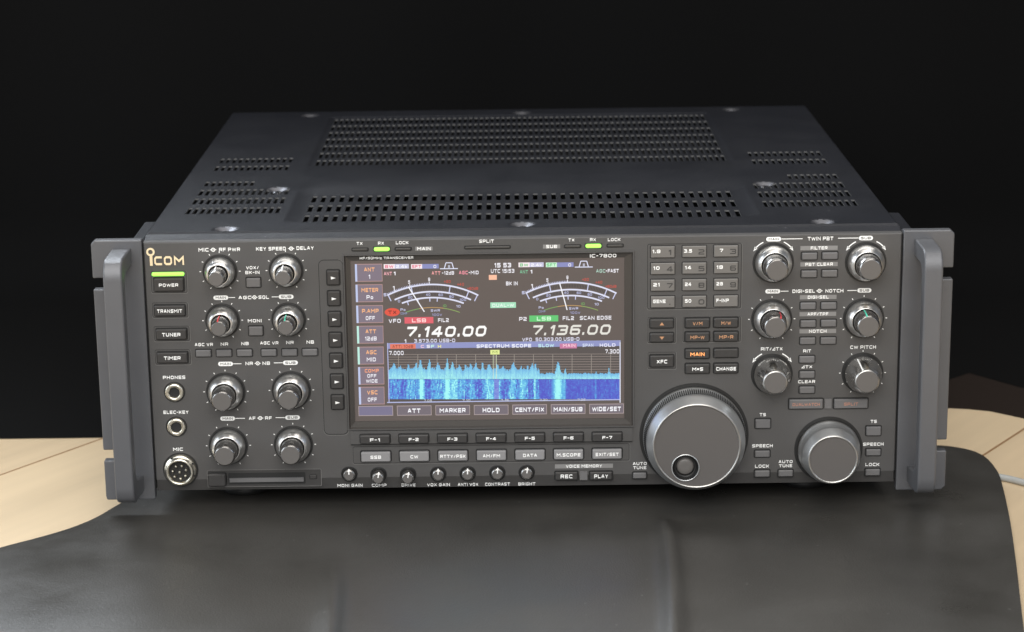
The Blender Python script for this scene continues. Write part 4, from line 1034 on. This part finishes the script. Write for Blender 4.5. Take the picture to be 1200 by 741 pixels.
def leather():
    bm = bmesh.new()
    cx, cy = 0.0, -60.0
    # radial rings from the outline inwards keep the outline clean; interior is a fine grid clipped by bisect-free triangulation
    from mathutils.geometry import delaunay_2d_cdt
    pts = [Vector(p) for p in ol]; edges = [(i, (i + 1) % len(pts)) for i in range(len(pts))]
    inner = [Vector((cx + (p[0] - cx) * .985, cy + (p[1] - cy) * .985)) for p in ol]
    allp = pts + inner
    xsn = [-430 + 8 * i for i in range(94)]
    xsn += [62 + 1.6 * i for i in range(24)] + [-122 + 2.2 * i for i in range(16)]
    ring = [(p.x, p.y) for p in inner]
    for x in sorted(xsn):
        y = -508
        while y < 106:
            if inside((x, y), [(cx + (a - cx) * .975, cy + (b - cy) * .975) for a, b in ring]): allp.append(Vector((x, y)))
            y += 9
    vo, eo, fo, *_ = delaunay_2d_cdt(allp, edges, [], 1, 1e-4)
    return [(v.x, v.y) for v in vo], [tuple(f) for f in fo]
import bmesh
lv, lf = leather()
def dist_edge(p):
    best = 1e9
    for i in range(len(ol)):
        ax, ay = ol[i - 1]; bx, by = ol[i]; dx, dy = bx - ax, by - ay; L = dx * dx + dy * dy or 1
        t = max(0, min(1, ((p[0] - ax) * dx + (p[1] - ay) * dy) / L)); d = math.hypot(p[0] - ax - t * dx, p[1] - ay - t * dy)
        best = min(best, d)
    return best
lm = MB()
vv = []
for p in lv:
    d = dist_edge(p); e = max(0, 1 - d / 3.0)
    vv.append((p[0], p[1], ZG - .8 * e * e + fold(*p) * min(1, d / 12)))
lm.add(vv, lf, LE, True)
n = len(ol); top = [(a, b, ZG - .8) for a, b in ol]; bot = [(a, b, ZW + .05) for a, b in ol]
bot2 = [(a * .999, b * .999, ZW + .05) for a, b in ol]
lm.loft([top, [(a + 0, b, ZG - 2.2) for a, b in ol], bot], LE, False, True)
mato = lm.build('leather_mat', None, (0, -150, ZW)); tag(mato, 'black leather-look mat with rounded corners and one upright crease under the front of the radio', 'mat')

# black cloth: lies on the wood behind the radio's front and rises as a backdrop
cm = MB()
xsn = [-1300 + 26 * i for i in range(101)]
prof = []
nseg = 40
def cloth_pt(x, t):
    if x < 235: fy = 149
    elif x < 304: fy = 149 + (x - 235) / 69 * 135
    else: fy = max(210, 284 - (x - 304) * 1.33)
    y0 = fy; yb = 560 + 7 * math.sin(x * .012) + 5 * math.sin(x * .031 + 1)
    if x > 240:
        pass
    L1 = yb - y0 - 60
    if t < .4:
        k = t / .4; z = ZW + .5 + .0; y = y0 + L1 * k
        if x > 300: z += 0
    elif t < .55:
        k = (t - .4) / .15 * PI / 2; y = y0 + L1 + 60 * math.sin(k); z = ZW + .5 + 60 * (1 - math.cos(k))
    else:
        k = (t - .55) / .45; y = y0 + L1 + 60 + 30 * k; z = ZW + 60.5 + 560 * k
    return (x, y, z)
ts = [i / nseg for i in range(nseg + 1)]
vs = [cloth_pt(x, t) for t in ts for x in xsn]; nx = len(xsn)
cm.add(vs, [(j * nx + i, j * nx + i + 1, (j + 1) * nx + i + 1, (j + 1) * nx + i) for j in range(nseg) for i in range(nx - 1)], CL, True)
cloth = cm.build('backdrop_cloth', None, (0, 400, ZW)); tag(cloth, 'black cloth hung as a backdrop behind the radio', 'backdrop')

# flat dark brown sheet: painted shade on the wood, below the black cloth's edge
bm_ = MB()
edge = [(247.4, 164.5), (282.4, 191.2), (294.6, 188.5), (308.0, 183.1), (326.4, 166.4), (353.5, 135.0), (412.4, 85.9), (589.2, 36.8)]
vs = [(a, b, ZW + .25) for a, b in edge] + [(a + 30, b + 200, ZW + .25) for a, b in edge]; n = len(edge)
bm_.add(vs, [(i, i + 1, n + i + 1, n + i) for i in range(n - 1)], SHADE, True)
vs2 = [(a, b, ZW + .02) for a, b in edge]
bm_.add([(a, b, ZW + .25) for a, b in edge] + vs2, [(i, n + i, n + i + 1, i + 1) for i in range(n - 1)], SHADE)
bro = bm_.build('shade_sheet', None, (320, 200, ZW)); tag(bro, 'flat dark brown sheet painting shade onto the wood behind the right handle', 'cloth')  # stands in for shade on the wood, not a cloth

# grey cable
cu = bpy.data.curves.new('cable', 'CURVE'); cu.dimensions = '3D'; cu.bevel_depth = .0020; cu.bevel_resolution = 6
sp = cu.splines.new('NURBS'); pp = [(267, 50, ZW + 2.05), (284.8, 45, ZW + 2.05), (294.6, 35, ZW + 2.05), (312, 17, ZW + 2.05), (343, -3, ZW + 2.05), (412, -42, ZW + 2.05), (510, -52, ZW + 2.05)]
sp.points.add(len(pp) - 1)
for q, p in zip(sp.points, pp): q.co = (p[0] / 1000, p[1] / 1000, p[2] / 1000, 1)
sp.use_endpoint_u = True; sp.order_u = 4
co = bpy.data.objects.new('cable_tmp', cu); COL.objects.link(co)
dg = bpy.context.evaluated_depsgraph_get(); me = bpy.data.meshes.new_from_object(co.evaluated_get(dg)); bpy.data.objects.remove(co)
me.materials.clear(); me.materials.append(CABLE)
for p in me.polygons: p.use_smooth = True
co = bpy.data.objects.new('cable', me); COL.objects.link(co)
tag(co, 'light grey cable on the wood beside the right edge of the leather mat', 'cable')

# ================================================================== LIGHT
w = bpy.data.worlds.new('World'); sc.world = w; w.use_nodes = True
w.node_tree.nodes['Background'].inputs[0].default_value = (.80, .86, 1.0, 1); w.node_tree.nodes['Background'].inputs[1].default_value = .10
def area(name, loc, target, sx, sy, power, col):
    l = bpy.data.lights.new(name, 'AREA'); l.shape = 'RECTANGLE'; l.size = sx; l.size_y = sy; l.energy = power; l.color = col
    o = bpy.data.objects.new(name, l); COL.objects.link(o); o.location = loc
    d = Vector(target) - Vector(loc); o.rotation_euler = d.to_track_quat('-Z', 'Y').to_euler()
    return o
area('window_light', (-.15, -2.15, 1.4), (0, 0, .05), 2.1, 1.5, 70, (1, .985, .96))
area('ceiling_light', (.2, -.55, 2.0), (0, .1, .0), 1.8, 1.1, 16, (1, .95, .88))
area('rear_ceiling_light', (.1, .95, 1.9), (0, 0, .05), 2.4, 1.0, 13, (1, .97, .92))
area('left_light', (-2.0, -.6, .75), (0, 0, .05), 1.2, 1.1, 24, (.84, .92, 1))
area('side_light', (1.9, -1.0, 1.0), (.1, 0, .05), .6, .9, 6, (.78, .87, 1))
area('back_window_light', (-1.0, 1.3, 1.25), (0, -.05, -.01), 1.1, .7, 40, (.86, .93, 1))

# ================================================================== CAMERA
cam = bpy.data.cameras.new('camera'); co = bpy.data.objects.new('camera', cam); COL.objects.link(co)
co.matrix_world = Matrix.Translation(CAM / 1000) @ ROT.to_4x4()
cam.sensor_width = 36; cam.lens = FPX / 1200 * 36; cam.clip_start = .05; cam.clip_end = 50
cam.dof.use_dof = True; cam.dof.focus_distance = 1.27; cam.dof.aperture_fstop = 13
sc.camera = co
sc.view_settings.view_transform = 'Standard'; sc.view_settings.look = 'None'; sc.view_settings.exposure = 0; sc.view_settings.gamma = 1
